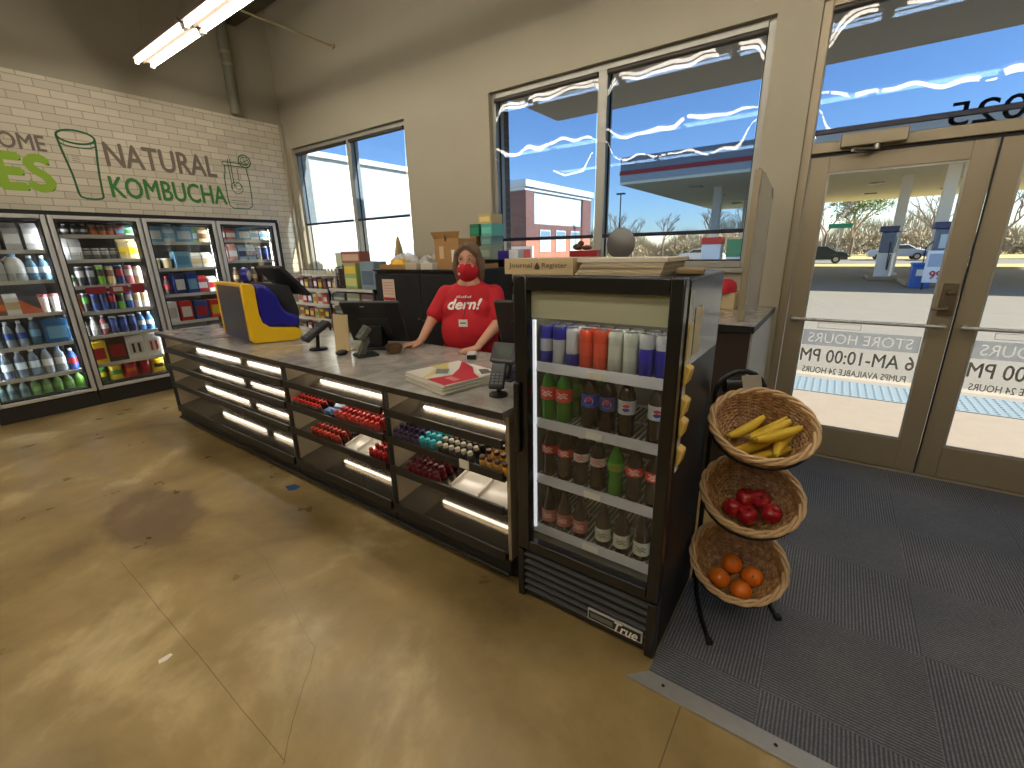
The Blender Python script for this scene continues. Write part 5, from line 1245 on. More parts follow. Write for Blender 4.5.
for i in range(5):
    tag(MB().prism([(-0.15+0.004*i,-0.05),(0.15,-0.05+0.003*i),(0.146,0.22),(-0.15,0.215)], (0,0,0), (1,0,0), (0,1,0), (0,0,0.008)).build('flattened_carton', M_tan if i % 2 else mat('grey card', (176,166,148), 0.8), None, (-0.605+0.002*i, 1.50+0.003*(i % 3), FH+0.001+i*0.0085)), f'flat kraft carton, {"topmost" if i == 4 else nth(i)+" from the bottom"} of the stack on the fridge', 'carton', 'flattened cartons on the fridge')
tag(MB().box(-0.16,0.16,-0.05,0.2,0,0.012).build('card_sheet', mat('pale card', (214,204,182), 0.8), None, (-0.60,1.52,FH+0.0445)), 'wide pale card sheet lying over the flat cartons on the fridge', 'card')
tag(MB().box(-0.045,0.045,-0.06,0.06,0,0.02).build('paper_wad', mat('brown paper', (150,128,94), 0.9), None, (-0.40,1.60,FH+0.001), (0,0,0.2), bevel=0.006), 'small brown paper wad on the right edge of the fridge top', 'paper')

# ------------------------------------------------------------------ fruit stand with three tilted wicker baskets
AZ, TL, BR_ = R(-76), R(28.5), 0.187
fdv = Vector((math.cos(AZ), math.sin(AZ), 0)); nrm = (fdv*math.sin(TL) + Vector((0,0,1))*math.cos(TL)).normalized()
uu = Vector((0,0,1)).cross(nrm).normalized(); vv = nrm.cross(uu)
BC = [Vector((-0.143,1.83,0.898)), Vector((-0.146,1.83,0.600)), Vector((-0.158,1.83,0.278))]
BM = [Matrix.Translation(c) @ Matrix((uu, vv, nrm)).transposed().to_4x4() for c in BC]
sx, sy = -0.252, 1.985
st = thing('fruit_stand', 'black metal stand holding three wicker fruit baskets by the doors', 'stand', (sx,sy,0))
ex = Vector((0.085,0.050,0)); Zv = lambda z: Vector((0,0,z))
m_ = MB()
arc = [-ex+Zv(0.03), -ex+Zv(0.5), -ex+Zv(0.96)] + [ex*(-math.cos(R(a_)))+Zv(0.96+0.095*math.sin(R(a_))) for a_ in range(20,161,20)] + [ex+Zv(0.96), ex+Zv(0.5), ex+Zv(0.03)]
m_.tube(arc, 0.0105, 10)
m_.build('frame', M_black, st)
for s_ in (-1, 1):
    tip = Vector((-0.200,1.612,0.012)) if s_ < 0 else Vector((0.012,1.905,0.012))
    a = ex*s_+Zv(0.03); d = tip-Vector((sx,sy,0)); side = a*0.55+d*0.45
    side = Vector((-0.060,-0.155,0)) if s_ < 0 else Vector((0.20,0.02,0))
    m2 = MB(); m2.tube([a+Zv(0.10), a*0.7+side*0.3+Zv(0.13), a*0.25+side*0.75+Zv(0.10), side*0.8+d*0.2+Zv(0.055), side*0.4+d*0.6+Zv(0.010), d], 0.0105, 10)
    lg = m2.build('leg', M_black, st)
    dd = (d-side); dd.z = 0; dd.normalize(); q = MB(); q.beam(d-dd*0.005+Zv(0.0025), d+dd*0.022+Zv(0.0025), 0.026, 0.027); q.build('foot_cap', M_dark, lg, bevel=0.004)
for i, bm in enumerate(BM):
    c0 = BC[i]-Vector((sx,sy,0))
    ring = [c0 + (uu*math.cos(2*PI*k_/28)+vv*math.sin(2*PI*k_/28))*(BR_-0.011) - nrm*0.048 for k_ in range(28)]
    q = MB(); q.tube(ring, 0.005, 8, closed=True)
    for s_ in (-1, 1):
        p0 = min(ring, key=lambda r_: (r_-(ex*s_+Zv(c0.z+0.05))).length)
        q.tube([p0, ex*s_+Zv(p0.z)], 0.005, 8)
    q.build('basket_ring', M_black, st)
M_wick = wicker_material(); M_rim = mat('pale willow rim', (206,172,126), 0.5, grain=0.2, gscale=40)
BNAME = ['top wicker basket holding bananas', 'middle wicker basket holding red apples', 'bottom wicker basket holding oranges']
DEPTH = 0.155
def bowl_r(t):                                # t 0 at the bottom .. 1 at the rim
    return (BR_-0.016)*(0.42+0.58*math.sin(min(1, t)*PI/2)**0.85)
def basket():
    o = thing('wicker_basket', '', 'basket', (0,0,0), 0, 'wicker fruit baskets on the stand')
    w_ = MB(); nr = 25; n = 72
    for k_ in range(nr):
        t = k_/(nr-1); r0 = bowl_r(t); z = -DEPTH+t*DEPTH
        pts = []
        for j in range(n):
            a = 2*PI*j/n; off = 0.0036*math.sin(a*18 + PI*(k_ % 2)); pts.append(((r0+off)*math.cos(a), (r0+off)*math.sin(a), z))
        w_.tube(pts, 0.0042, 5, closed=True)
    w_.build('weave', M_wick, o)
    s_ = MB()
    for j in range(36):
        a = 2*PI*(j+0.5)/36
        s_.tube([(bowl_r(t/8)*math.cos(a), bowl_r(t/8)*math.sin(a), -DEPTH+t/8*DEPTH) for t in range(9)], 0.0028, 5)
    s_.build('stakes', M_wick, o)
    f = MB(); rb0 = bowl_r(0)
    for k_ in range(9):
        r0 = rb0*(k_+0.6)/9; f.tube([(r0*math.cos(2*PI*j/32), r0*math.sin(2*PI*j/32), -DEPTH-0.002+0.0025*math.sin(16*2*PI*j/32+PI*(k_ % 2))) for j in range(32)], 0.0046, 5, closed=True)
    f.lathe([(0.001,-DEPTH-0.006),(rb0,-DEPTH-0.005)], 24)
    f.build('base', M_wick, o)
    rim = MB()
    for k_ in range(3):
        pts = []
        for j in range(150):
            a = 2*PI*j/150; ph_ = a*6 + 2*PI*k_/3
            rr = BR_-0.009 + 0.0085*math.cos(ph_); pts.append((rr*math.cos(a), rr*math.sin(a), 0.002+0.0085*math.sin(ph_)))
        rim.tube(pts, 0.0068, 6, closed=True)
    rim.build('rim', M_rim, o)
    return o
bk0 = basket()
for i in range(3):
    o = bk0 if i == 0 else dup(bk0)
    o.matrix_world = BM[i]; o['label'] = BNAME[i] + ' on the black stand'
def in_basket(i, a, b, c_): return BM[i] @ Vector((a, b, c_))
# bananas: curved, tapered, stem and dark tip
def banana(loc, rot, label, L=0.19, curve=1.15):
    o = thing('banana', label, 'banana', (0,0,0), 0, 'bananas in the top basket')
    n = 14; pts = []; rs = []
    Rc = L/curve
    for k_ in range(n+1):
        t = k_/n; a = (t-0.5)*curve
        pts.append((Rc*math.sin(a), 0, Rc*(1-math.cos(a)))); rs.append(0.0205*max(0.28, math.sin(PI*(0.06+0.88*t))**0.55))
    MB().tube(pts, rs, 7).build('peel', mat('banana yellow', (222,186,52), 0.5, grain=0.1, gscale=30), o, angle=70)
    e0, e1 = Vector(pts[0]), Vector(pts[-1]); d0 = (e0-Vector(pts[1])).normalized(); d1 = (e1-Vector(pts[-2])).normalized()
    MB().tube([e0-d0*0.003, e0+d0*0.022], [0.0062,0.0055], 7).build('stem', mat('banana stem', (150,140,60), 0.6), o)
    MB().tube([e1-d1*0.002, e1+d1*0.006], [0.006,0.003], 7).build('tip', mat('banana tip', (60,48,30), 0.8), o)
    o.matrix_world = Matrix.Translation(loc) @ rot.to_matrix().to_4x4()
    return o
BR3 = Matrix((uu, vv, nrm)).transposed()
def brot(x, y, z): return (BR3 @ Euler((x,y,z)).to_matrix()).to_euler()
bananas = [((-0.0186,-0.0326,-0.1043),(0.25,0,0.55),'banana lying lowest at the left of the top basket'), ((0.0283,-0.0652,-0.1091),(0.3,0,0.5),'banana in the front of the bottom layer of the top basket'),
           ((0.0337,0.040,-0.0814),(0.1,0,0.7),'banana at the back of the bunch in the top basket'), ((0.027,0.0016,-0.0451),(0.2,0,0.62),'banana lying across the top of the heap, the rear one'),
           ((0.0523,-0.0274,-0.0274),(0.35,0,0.5),'banana lying across the top of the heap, the front one'), ((0.0785,-0.0216,-0.0651),(0.7,0,1.05),'steeply turned banana at the right of the heap'),
           ((-0.045,0.035,-0.084),(0.1,0,0.75),'banana at the far back left of the top basket')]
for p, r_, l in bananas: banana(in_basket(0, *p), brot(*r_), l)
def apple_mesh():
    prof = [(0.001,0.006),(0.011,0.001),(0.022,0.003),(0.034,0.017),(0.0395,0.037),(0.037,0.054),(0.027,0.067),(0.015,0.070),(0.006,0.065),(0.001,0.058)]
    return MB().lathe(prof, 20).mesh('skin', mat_apple(), 80)
def mat_apple():
    m, nt, b = nodes('red apple skin')
    tc = N(nt, 'ShaderNodeTexCoord'); n_ = N(nt, 'ShaderNodeTexNoise', Scale=28.0, Detail=5.0); nt.links.new(tc.outputs['Object'], n_.inputs['Vector'])
    c = ramp(nt, n_.outputs['Fac'], [(0.35, lin(150,22,34)), (0.58, lin(188,40,44)), (0.72, lin(222,140,108))]); nt.links.new(c.outputs[0], b.inputs['Base Color']); b.inputs['Roughness'].default_value = 0.22
    return m
apm = apple_mesh(); stm = MB().tube([(0,0,0.055),(0.003,0,0.066),(0.006,0,0.074)], 0.0016, 6).mesh('stem', mat('fruit stem', (84,64,36), 0.8))
apples = [((-0.070,-0.035,-0.128),'red apple at the left of the middle basket'), ((-0.005,0.015,-0.120),'red apple at the back of the middle basket, left one'), ((0.060,0.045,-0.115),'red apple at the back of the middle basket, right one'), ((0.005,-0.060,-0.128),'red apple in front at the centre of the middle basket'), ((0.075,-0.030,-0.122),'pale cheeked apple at the right of the middle basket')]
for k_, (p, l) in enumerate(apples):
    o = thing('apple', l, 'apple', (0,0,0), 0, 'apples in the middle basket')
    for nm, me in (('skin', apm), ('stem', stm)):
        c = bpy.data.objects.new(nm, me); COL.objects.link(c); c.parent = o
    o.matrix_world = Matrix.Translation(in_basket(1, *p)) @ Euler((0.5*math.sin(k_*2.3)-0.3, 0.5*math.cos(k_*1.7), k_*1.3)).to_matrix().to_4x4()
m, nt, b = nodes('orange peel'); b.inputs['Base Color'].default_value = lin(236,122,26); b.inputs['Roughness'].default_value = 0.42
tc = N(nt, 'ShaderNodeTexCoord'); vo = N(nt, 'ShaderNodeTexNoise', Scale=260.0, Detail=2.0); nt.links.new(tc.outputs['Object'], vo.inputs['Vector'])
bp = N(nt, 'ShaderNodeBump', Strength=0.25, Distance=0.002); nt.links.new(vo.outputs['Fac'], bp.inputs['Height']); nt.links.new(bp.outputs[0], b.inputs['Normal'])
orm = MB().ball((0,0,0), (0.0415,0.0415,0.040), 24, 14).mesh('peel', m, 80); nvm = MB().lathe([(0.004,0.0385),(0.003,0.0408),(0.001,0.041)], 8).mesh('navel', mat('orange button', (96,110,40), 0.7))
for k_, (p, l) in enumerate((((-0.058,-0.048,-0.106),'orange at the left of the bottom basket'), ((-0.008,0.028,-0.106),'orange at the back of the bottom basket'), ((0.072,-0.012,-0.104),'orange at the right of the bottom basket'), ((0.024,-0.088,-0.092),'orange nearest the front rim of the bottom basket'))):
    o = thing('orange', l, 'orange', (0,0,0), 0, 'oranges in the bottom basket')
    for nm, me in (('peel', orm), ('navel', nvm)):
        c = bpy.data.objects.new(nm, me); COL.objects.link(c); c.parent = o
    o.matrix_world = Matrix.Translation(in_basket(2, *p)) @ Euler((0.7*math.sin(k_*2.3), 0.7*math.cos(k_*1.7), k_*1.3)).to_matrix().to_4x4()
pb_ = thing('bag_roll', 'black and grey roll of produce bags behind the top basket', 'bag roll', (-0.250,1.985,0.995))
MB().tube([(-0.06,-0.035,0),(0.06,0.035,0)], 0.032, 16).build('roll', mat('black film', (22,22,24), 0.35), pb_)
MB().prism([(0.0,0.035),(0.075,0.04),(0.085,-0.01),(0.02,-0.045)], (0,-0.040,0.015), (0.86,0.5,0), (0,0,1), (0,0.003,0)).build('loose_bag', mat('frosted film', (186,182,170), 0.5), pb_)

# ------------------------------------------------------------------ behind the counter
def shelfrack(name, label, cat, x0, x1, y0, y1, zs, top, m, msh, back=True):
    o = thing(name, label, cat, ((x0+x1)/2, (y0+y1)/2, 0)); w_ = (x1-x0)/2; d = (y1-y0)/2
    for sx_ in (-1, 1):
        for sy_ in (-1, 1): MB().box(sx_*w_-0.012, sx_*w_+0.012, sy_*d-0.012, sy_*d+0.012, 0.0005, top).build('upright', m, o)
    if back: MB().box(-w_, w_, d-0.006, d, 0.1, top).build('back_panel', m, o)
    for z in zs:
        s_ = MB().box(-w_+0.013, w_-0.013, -d+0.002, d-0.008, z-0.014, z).build('shelf', msh, o)
        MB().box(-w_+0.013, w_-0.013, -d-0.004, -d+0.001, z-0.028, z+0.006).build('price_rail', mat('rail cream', (206,200,186), 0.5), s_)
    return o
shelfrack('snack_rack', 'pale wire rack of small packets below the far left window', 'rack', -6.02, -4.99, 3.28, 3.62, (0.35,0.55,0.75,0.94,1.13), 1.289, M_white, M_white)
def pk_row(x0, x1, y, z, n, specs, where, group):
    st_ = (x1-x0)/n
    for i in range(n):
        w_, h_, c, c2, words = specs[i % len(specs)]
        key = ('pk', w_, h_, c, c2)
        if key not in PMESH:
            q = MB(); q.box(-w_/2, w_/2, -0.04, 0.04, 0, h_, 0); q.box(-w_*0.42, w_*0.42, -0.041, -0.04, h_*0.25, h_*0.7, 1)
            PMESH[key] = q.mesh('snack_packet', [pm(c), pm(c2)])
        o = bpy.data.objects.new('snack_packet', PMESH[key]); COL.objects.link(o); o.location = (x0+(i+0.5)*st_, y, z+0.0006)
        tag(o, f'{words} packet, {nth(i)} from left on {where}', 'packet', group)
WR = 'packets on the pale snack rack'
pk_row(-5.97,-5.03,3.36,1.13,9,[(0.075,0.13,(70,30,30),(120,60,50),'dark red'),(0.07,0.14,(96,40,34),WH,'dark red and white'),(0.08,0.12,(120,110,70),YE,'olive')], 'the top shelf of the snack rack', WR)
pk_row(-5.97,-5.03,3.36,0.94,8,[(0.09,0.13,(214,200,180),(190,60,50),'cream and red'),(0.085,0.13,(200,80,60),WH,'brick red'),(0.08,0.13,(90,120,130),WH,'slate blue'),(0.085,0.12,(206,186,120),OR,'straw yellow')], 'the second shelf down of the snack rack', WR)
pk_row(-5.97,-5.03,3.36,0.75,8,[(0.085,0.12,(206,160,50),(120,60,30),'amber'),(0.085,0.13,(60,50,40),YE,'dark brown'),(0.09,0.12,(170,60,40),YE,'rust red'),(0.085,0.12,(190,170,90),GR,'mustard')], 'the third shelf down of the snack rack', WR)
pk_row(-5.97,-5.03,3.36,0.55,7,[(0.09,0.12,(70,60,50),(190,180,150),'brown'),(0.09,0.12,(150,60,50),WH,'red brown')], 'the fourth shelf down of the snack rack', WR)
for i in range(13):
    x = -5.96+i*0.074
    o = bpy.data.objects.new('small_bottle', shot_mesh((206,200,180), (96,104,90), 0.02, 0.075)); COL.objects.link(o); o.location = (x, 3.45, 1.3015)
    tag(o, f'small pale bottle with grey green cap, {nth(i)} along the board on the snack rack', 'bottle', 'small bottles along the top of the snack rack')
tag(MB().box(-6.02,-4.99,3.40,3.62,1.2905,1.3008).build('rack_board', M_white), 'narrow white board lying along the top of the snack rack', 'board')
tag(MB().prism([(0,0),(0.55,0),(0.55,0.27),(0,0.27)], (-5.45,3.63,1.302), (1,0,0), (0,0,1), (0,0.02,0)).build('backing_card', mat('pale green card', (190,196,166), 0.7)), 'pale green display card standing behind the black carton rack', 'card')
shelfrack('carton_rack', 'black rack of cartons beside the black cabinet', 'rack', -4.90, -4.06, 3.12, 3.45, (0.6,0.86,1.02,1.17), 1.18, M_black, M_black)
for zi, z in enumerate((0.6,0.86,1.02)):
    for k_ in range(3):
        c = [((96,104,88),'grey green'),((140,140,96),'olive'),((120,84,72),'brown red')][k_]
        tag(MB().box(-0.115,0.115,-0.12,0.12,0,0.10,0).box(-0.105,0.105,-0.121,-0.12,0.02,0.045,1).build('carton', [pm(c[0]), pm((170,170,150))], None, (-4.76+k_*0.275, 3.27, z+0.0006), bevel=0.003), f'{c[1]} carton on the {["lowest","middle","upper"][zi]} shelf of the black carton rack', 'carton', 'cartons in the black rack')
z = 1.1706
wk = thing('wire_rack', 'black round wire spinner on top of the carton rack', 'wire rack', (-4.78,3.27,z))
q = MB()
for zz in (0.004,0.08,0.16,0.24): q.tube([(0.09*math.cos(2*PI*k_/20), 0.09*math.sin(2*PI*k_/20), zz) for k_ in range(20)], 0.004, 6, closed=True)
q.tube([(0,0,0),(0,0,0.27)], 0.008, 8)
for k_ in range(12):
    a = 2*PI*k_/12; q.tube([(0.09*math.cos(a),0.09*math.sin(a),0.004),(0.09*math.cos(a),0.09*math.sin(a),0.24)], 0.003, 5)
q.build('basket', M_black, wk)
for k_ in range(6):
    a = 2*PI*k_/6; MB().obox((0.055*math.cos(a),0.055*math.sin(a),0.12), (0.05,0.02,0.2), Euler((0,0,a+PI/2)).to_matrix()).build('card_pack', pm((70,60,56) if k_ % 2 else (150,110,90)), wk)
tag(MB().box(-0.11,0.11,-0.09,0.09,0,0.28,0).box(-0.1,0.1,-0.091,-0.09,0.03,0.12,1).box(-0.1,0.1,-0.091,-0.09,0.17,0.25,2).build('display_box', [pm((150,170,86)), pm((206,206,120)), pm(YE)], None, (-4.53,3.27,z), bevel=0.004), 'tall yellow green display box on the carton rack', 'display box')
tag(MB().box(-0.17,0.17,-0.07,0.07,0,0.13,0).box(-0.15,0.15,-0.071,-0.07,0.03,0.10,1).build('display_box', [pm((150,84,72)), pm((206,170,130))], None, (-4.55,3.29,z+0.2806), bevel=0.004), 'brown red printed box on top of the yellow green box', 'display box')
tag(MB().box(-0.12,0.12,-0.09,0.09,0,0.30,0).box(-0.1,0.1,-0.091,-0.09,0.05,0.2,1).build('display_box', [pm((120,140,150)), pm((70,90,104))], None, (-4.22,3.27,z), bevel=0.004), 'blue grey display box beside the black cabinet', 'display box')
# black cabinet and what is on it
kb = thing('black_cabinet', 'tall black cabinet behind the cashier with a paper notice', 'cabinet', (-2.93,3.02,0)); M_kb = mat('matt black laminate', (20,18,18), 0.55)
MB().box(-0.60,0.60,-0.26,0.26,0.0005,1.395).build('body', M_kb, kb, bevel=0.004)
for s_ in (-1, 1):
    dd = MB().box(s_*0.30-0.295, s_*0.30+0.295, -0.279, -0.261, 0.06, 1.37).build('door', M_kb, kb, bevel=0.003)
    MB().lathe([(0.012,0),(0.014,0.012),(0.011,0.02)], 12, 0, (-s_*0.0+s_*0.03, -0.279, 0.98), Euler((R(90),0,0)).to_matrix()).build('knob', M_chrome, dd)
MB().box(-0.62,0.62,-0.285,0.27,1.395,1.412).build('top', M_kb, kb, bevel=0.003)
nt_ = MB().box(-0.50,-0.335,-0.2815,-0.28,1.085,1.325,0).box(-0.495,-0.34,-0.2825,-0.2816,1.135,1.16,1)
for k_ in range(5): nt_.box(-0.485,-0.35,-0.2825,-0.2816,1.19+k_*0.025,1.196+k_*0.025,2)
nt_.build('paper_notice', [mat('notice paper', (226,196,176), 0.8), mat('notice red', (170,50,44), 0.8), mat('notice print', (190,150,136), 0.8)], kb)
zt = 1.4125
tag(MB().box(-0.54,0.56,-0.2,0.2,0,0.006).box(-0.54,0.56,-0.2,-0.194,0.006,0.04).box(-0.54,-0.534,-0.194,0.2,0.006,0.04).box(0.554,0.56,-0.194,0.2,0.006,0.04).build('cardboard_tray', M_card, None, (-2.98,3.0,zt)), 'shallow brown cardboard tray lying on the black cabinet', 'tray')
def bag(at_, s_, m_, label, seed, patch=None):
    rnd = random.Random(seed); q = MB(); n, k2 = 20, 10; vs = []; fs = []
    for j in range(k2+1):
        a = -PI/2*0.0 + PI/2*j/k2
        for i in range(n):
            g = 2*PI*i/n; rr = (math.cos(a)**0.6)*(1+0.12*math.sin(g*3+j*0.7)+0.08*math.sin(g*7+j*1.9)) + 0.02
            vs.append((s_[0]*rr*math.cos(g), s_[1]*rr*math.sin(g), s_[2]*math.sin(a)*(1+0.10*math.sin(g*4+j))))
    for j in range(k2):
        for i in range(n): fs.append((j*n+i, j*n+(i+1)%n, (j+1)*n+(i+1)%n, (j+1)*n+i))
    fs.append(tuple(reversed(range(n)))); fs.append(tuple(range(k2*n,k2*n+n)))
    q.add(vs, fs, [1 if patch and (k_ % n) in (13,14,15,16) and 1 <= k_//n <= 4 else 0 for k_ in range(len(fs))])
    return tag(q.build('plastic_bag', [m_, patch or m_], None, at_), label, 'bag', 'plastic bags on the black cabinet')
bag((-3.32,2.96,zt+0.0065), (0.16,0.12,0.12), mat('white film bag', (196,196,196), 0.4), 'white plastic bag with yellow print on the cardboard tray', 3, pm((230,180,50)))
bag((-2.97,2.96,zt+0.0065), (0.13,0.11,0.11), mat('grey film bag', (160,158,150), 0.4), 'grey plastic bag next to the big cardboard box', 4)
cb = thing('cardboard_box', 'large brown cardboard box standing on the black cabinet', 'box', (-2.70,2.97,zt+0.0065), R(6))
MB().box(-0.125,0.125,-0.13,0.13,0,0.24).build('carton', M_card, cb, bevel=0.004)
MB().beam((-0.125,-0.13,0.24),(-0.160,-0.13,0.29),0.004,0.004).prism([(-0.125,0),(0.125,0),(0.15,0.055),(-0.15,0.055)], (0,-0.13,0.24), (1,0,0), (0,-0.25,1), (0,0.004,0)).build('flap', M_card, cb)
MB().box(-0.075,-0.03,-0.132,-0.1305,0.08,0.18).build('label_sticker', mat('sticker pale', (206,180,140), 0.7), cb)
MB().box(0.05,0.105,-0.132,-0.1305,0.05,0.15).build('label_sticker', M_paper, cb)
MB().box(-0.01,0.0,-0.1365,-0.1305,0.22,0.275).build('tape', M_dark, cb)
for i, (x, c, lab) in enumerate(((-3.03,(200,186,160),'small cream carton on the front edge of the cardboard tray'), (-2.83,(206,200,190),'small white carton at the front edge of the cardboard tray, by the big box'))):
    tag(MB().box(-0.07,0.07,-0.035,0.035,0,0.055).build('small_carton', pm(c), None, (x,2.775-0.005*i,zt-0.0), bevel=0.003), lab, 'carton')
fg_ = thing('garden_gnome', 'little cone shaped figurine with green body on the far window sill', 'figurine', (-4.42,3.83,1.2205))
MB().lathe([(0.085,0),(0.095,0.02),(0.075,0.14),(0.05,0.24),(0.03,0.30),(0.001,0.31)], 18).build('robe', mat('figurine green', (74,84,62), 0.7), fg_)
MB().lathe([(0.001,0.27),(0.045,0.29),(0.05,0.34),(0.04,0.40),(0.02,0.50),(0.001,0.54)], 16).build('hat', mat('figurine tan', (176,150,96), 0.7), fg_)
MB().ball((0,-0.04,0.31), (0.03,0.025,0.035)).build('face', mat('figurine face', (196,160,130), 0.7), fg_)
# shelving between the cashier and the fridge
shelfrack('cup_rack', 'dark shelf unit right of the cashier under the middle window', 'rack', -3.00, -2.10, 3.35, 3.68, (0.7,0.95,1.13,1.30), 1.46, mat('rack grey', (92,88,80), 0.5), mat('rack shelf', (150,146,134), 0.5))
tag(MB().box(-3.0,-2.1,3.34,3.70,1.4605,1.478).build('thin_board', M_black), 'thin black board on top of the shelf unit right of the cashier', 'board')
tp_ = 1.4786
for x, y, w_, h_, z0, c, lab in ((-2.79,3.52,0.24,0.12,0.0,(120,130,110),'grey green box at the bottom of the stack right of the cashier'), (-2.87,3.50,0.075,0.09,0.1205,(150,110,60),'small brown box in the stack right of the cashier'), (-2.73,3.52,0.13,0.09,0.1205,(96,130,124),'blue grey box in the middle of the stack right of the cashier'),
                                 (-2.85,3.50,0.11,0.11,0.2110,(30,110,80),'dark green box in the stack right of the cashier'), (-2.72,3.52,0.13,0.11,0.2110,(90,170,150),'pale teal box in the stack right of the cashier'), (-2.74,3.52,0.15,0.085,0.3215,(190,170,110),'tan box on the very top of the stack')):
    tag(MB().box(-w_/2,w_/2,-0.09,0.09,0,h_,0).box(-w_*0.4,w_*0.4,-0.0905,-0.09,h_*0.2,h_*0.7,1).build('stacked_box', [pm(c), pm(tuple(min(255,int(v*1.2)) for v in c))], None, (x,y,tp_+z0), bevel=0.003), lab, 'box', 'boxes stacked right of the cashier')
tag(MB().box(-0.055,0.055,-0.05,0.05,0,0.075).build('purple_box', pm((52,32,130)), None, (-2.52,3.45,tp_), bevel=0.003), 'small purple box on the shelf unit right of the cashier', 'box')
tag(MB().box(-0.05,0.05,-0.05,0.05,0,0.08).build('white_tub', pm((220,220,220)), None, (-2.40,3.45,tp_), bevel=0.006), 'small white tub beside the purple box', 'tub')
sp_ = ['lowest','second','third','top']
for zi, zz in enumerate((0.7,0.95,1.13,1.30)):
    for k_ in range(5):
        c = [((200,206,186),'pale green'),((214,206,190),'cream'),((120,110,130),'mauve grey'),((190,196,206),'pale blue'),((160,120,96),'tan')][(k_+zi) % 5]
        tag(MB().box(-0.07,0.07,-0.08,0.08,0,0.10,0).box(-0.06,0.06,-0.081,-0.08,0.03,0.07,1).build('supply_box', [pm(c[0]), pm((150,150,146))], None, (-2.89+k_*0.165,3.49,zz+0.0006)), f'{c[1]} supply box on the {sp_[zi]} shelf right of the cashier', 'box', 'supply boxes right of the cashier')
th = thing('steel_flask', 'tall shiny steel flask standing between cashier and fridge', 'flask', (-2.01,3.15,0.905))
MB().lathe([(0.04,0),(0.045,0.01),(0.045,0.32),(0.03,0.37),(0.028,0.40)], 18).build('body', M_chrome, th); MB().lathe([(0.032,0.40),(0.034,0.405),(0.034,0.45),(0.025,0.46)], 16).build('stopper', M_dark, th)
bc = thing('back_counter', 'dark low back counter under the middle window behind the fridge', 'counter', (-1.42,3.40,0))
MB().box(-0.64,0.62,-0.38,0.38,0.0005,0.87).build('base', M_kb, bc, bevel=0.004); MB().box(-0.66,0.64,-0.40,0.40,0.87,0.904).build('worktop', M_counter, bc, bevel=0.004)
# things on the middle window sill
tag(MB().box(-0.14,0.14,-0.05,0.05,0,0.15,0).box(-0.13,0.13,-0.051,-0.05,0.03,0.08,1).build('red_box', [pm((150,30,34)), pm((90,20,24))], None, (-1.90,3.845,1.3905), bevel=0.004), 'dark red box standing on the sill of the middle window', 'box')
tw_ = MB(); tw_.ball((-0.05,0,0.03),(0.05,0.035,0.03)).ball((0.04,0,0.022),(0.05,0.03,0.022)).ball((-0.02,0,0.06),(0.03,0.025,0.025))
tag(tw_.build('crumpled_glove', mat('brown leather', (84,60,42), 0.7), None, (-1.93,3.845,1.542)), 'crumpled brown glove lying on the dark red box', 'glove')
rd_ = thing('round_mirror', 'round grey disc on a foot in front of the middle window', 'mirror', (-1.56,3.83,1.3905))
MB().lathe([(0.002,-0.012),(0.115,-0.012),(0.13,0.0),(0.115,0.012),(0.002,0.014)], 32, 0, (0,0,0.20), Euler((R(90),0,0)).to_matrix()).build('disc', mat('disc grey', (112,110,106), 0.35, 0.4), rd_)
MB().lathe([(0.05,0),(0.05,0.01),(0.012,0.02),(0.012,0.08)], 16).build('foot', M_black, rd_)
# low wall beside the entrance with its black edged top
pw = MB().box(-0.76,-0.335,2.83,3.815,0.0005,1.08); structure('wall_low', pw, [mat('low wall grey', (176,172,160), 0.6)])
tag(MB().box(-0.745,-0.345,2.815,2.8295,0.02,1.07).build('wall_panel', mat('dark brown laminate', (62,52,42), 0.45)), 'dark brown panel on the end of the low wall behind the fridge', 'panel')
lt_ = thing('ledge_top', 'grey ledge top with black edge on the low wall by the doors', 'ledge', (-0.545,3.31,1.0805))
MB().box(-0.225,0.215,-0.51,0.50,0.0,0.034).build('slab', M_counter, lt_, bevel=0.002); MB().box(-0.227,0.217,-0.515,-0.511,-0.006,0.034).box(0.2155,0.219,-0.515,0.50,-0.004,0.034).build('edge_band', M_dark, lt_)
zl_ = 1.115
tag(MB().box(-0.085,0.085,-0.08,0.08,0,0.115).build('kraft_box', M_tan, None, (-0.645,3.60,zl_), bevel=0.004), 'small kraft box on the ledge below a red cap', 'box')
rc = thing('baseball_cap', 'red cap lying on the small kraft box near the doors', 'cap', (-0.645,3.60,zl_+0.1158))
MB().lathe([(0.075,0),(0.08,0.03),(0.07,0.065),(0.04,0.088),(0.001,0.095)], 20).build('crown', mat('cap red', (190,30,50), 0.6), rc)
MB().prism([(-0.06,-0.06),(-0.03,-0.12),(0.03,-0.12),(0.06,-0.06)], (0,0,0.001), (1,0,0), (0,1,0), (0,0,0.006)).build('peak', mat('cap red', (190,30,50), 0.6), rc)
tag(MB().box(-0.06,0.06,-0.14,0.14,0,0.09).build('cash_tray', M_black, None, (-0.675,3.18,zl_), bevel=0.006), 'black box on the ledge in front of the kraft box', 'box')
MB()

gp = thing('guard_panel', 'clear beige edged guard panel standing on the ledge by the doors', 'guard panel', (-0.435, 3.0, zl_))
MB().prism([(0.02,0),(0.72,0),(0.72,0.74),(0.66,0.80),(0.26,0.85),(0.02,0.85)], (-0.003,0,0.0005), (0,1,0), (0,0,1), (0.006,0,0)).build('panel', clear_glass('hazy guard acrylic', (0.86,0.84,0.78), 1.45, 0.03, 0.16), gp)
MB().box(-0.018,0.018,-0.018,0.018,0.0005,0.84).build('post', M_frame, gp, bevel=0.003)
MB().beam((0,0.66,0.805),(0,0.722,0.743),0.012,0.008).box(-0.006,0.006,0.716,0.724,0.0005,0.743).build('edge_strip', M_frame2, gp)

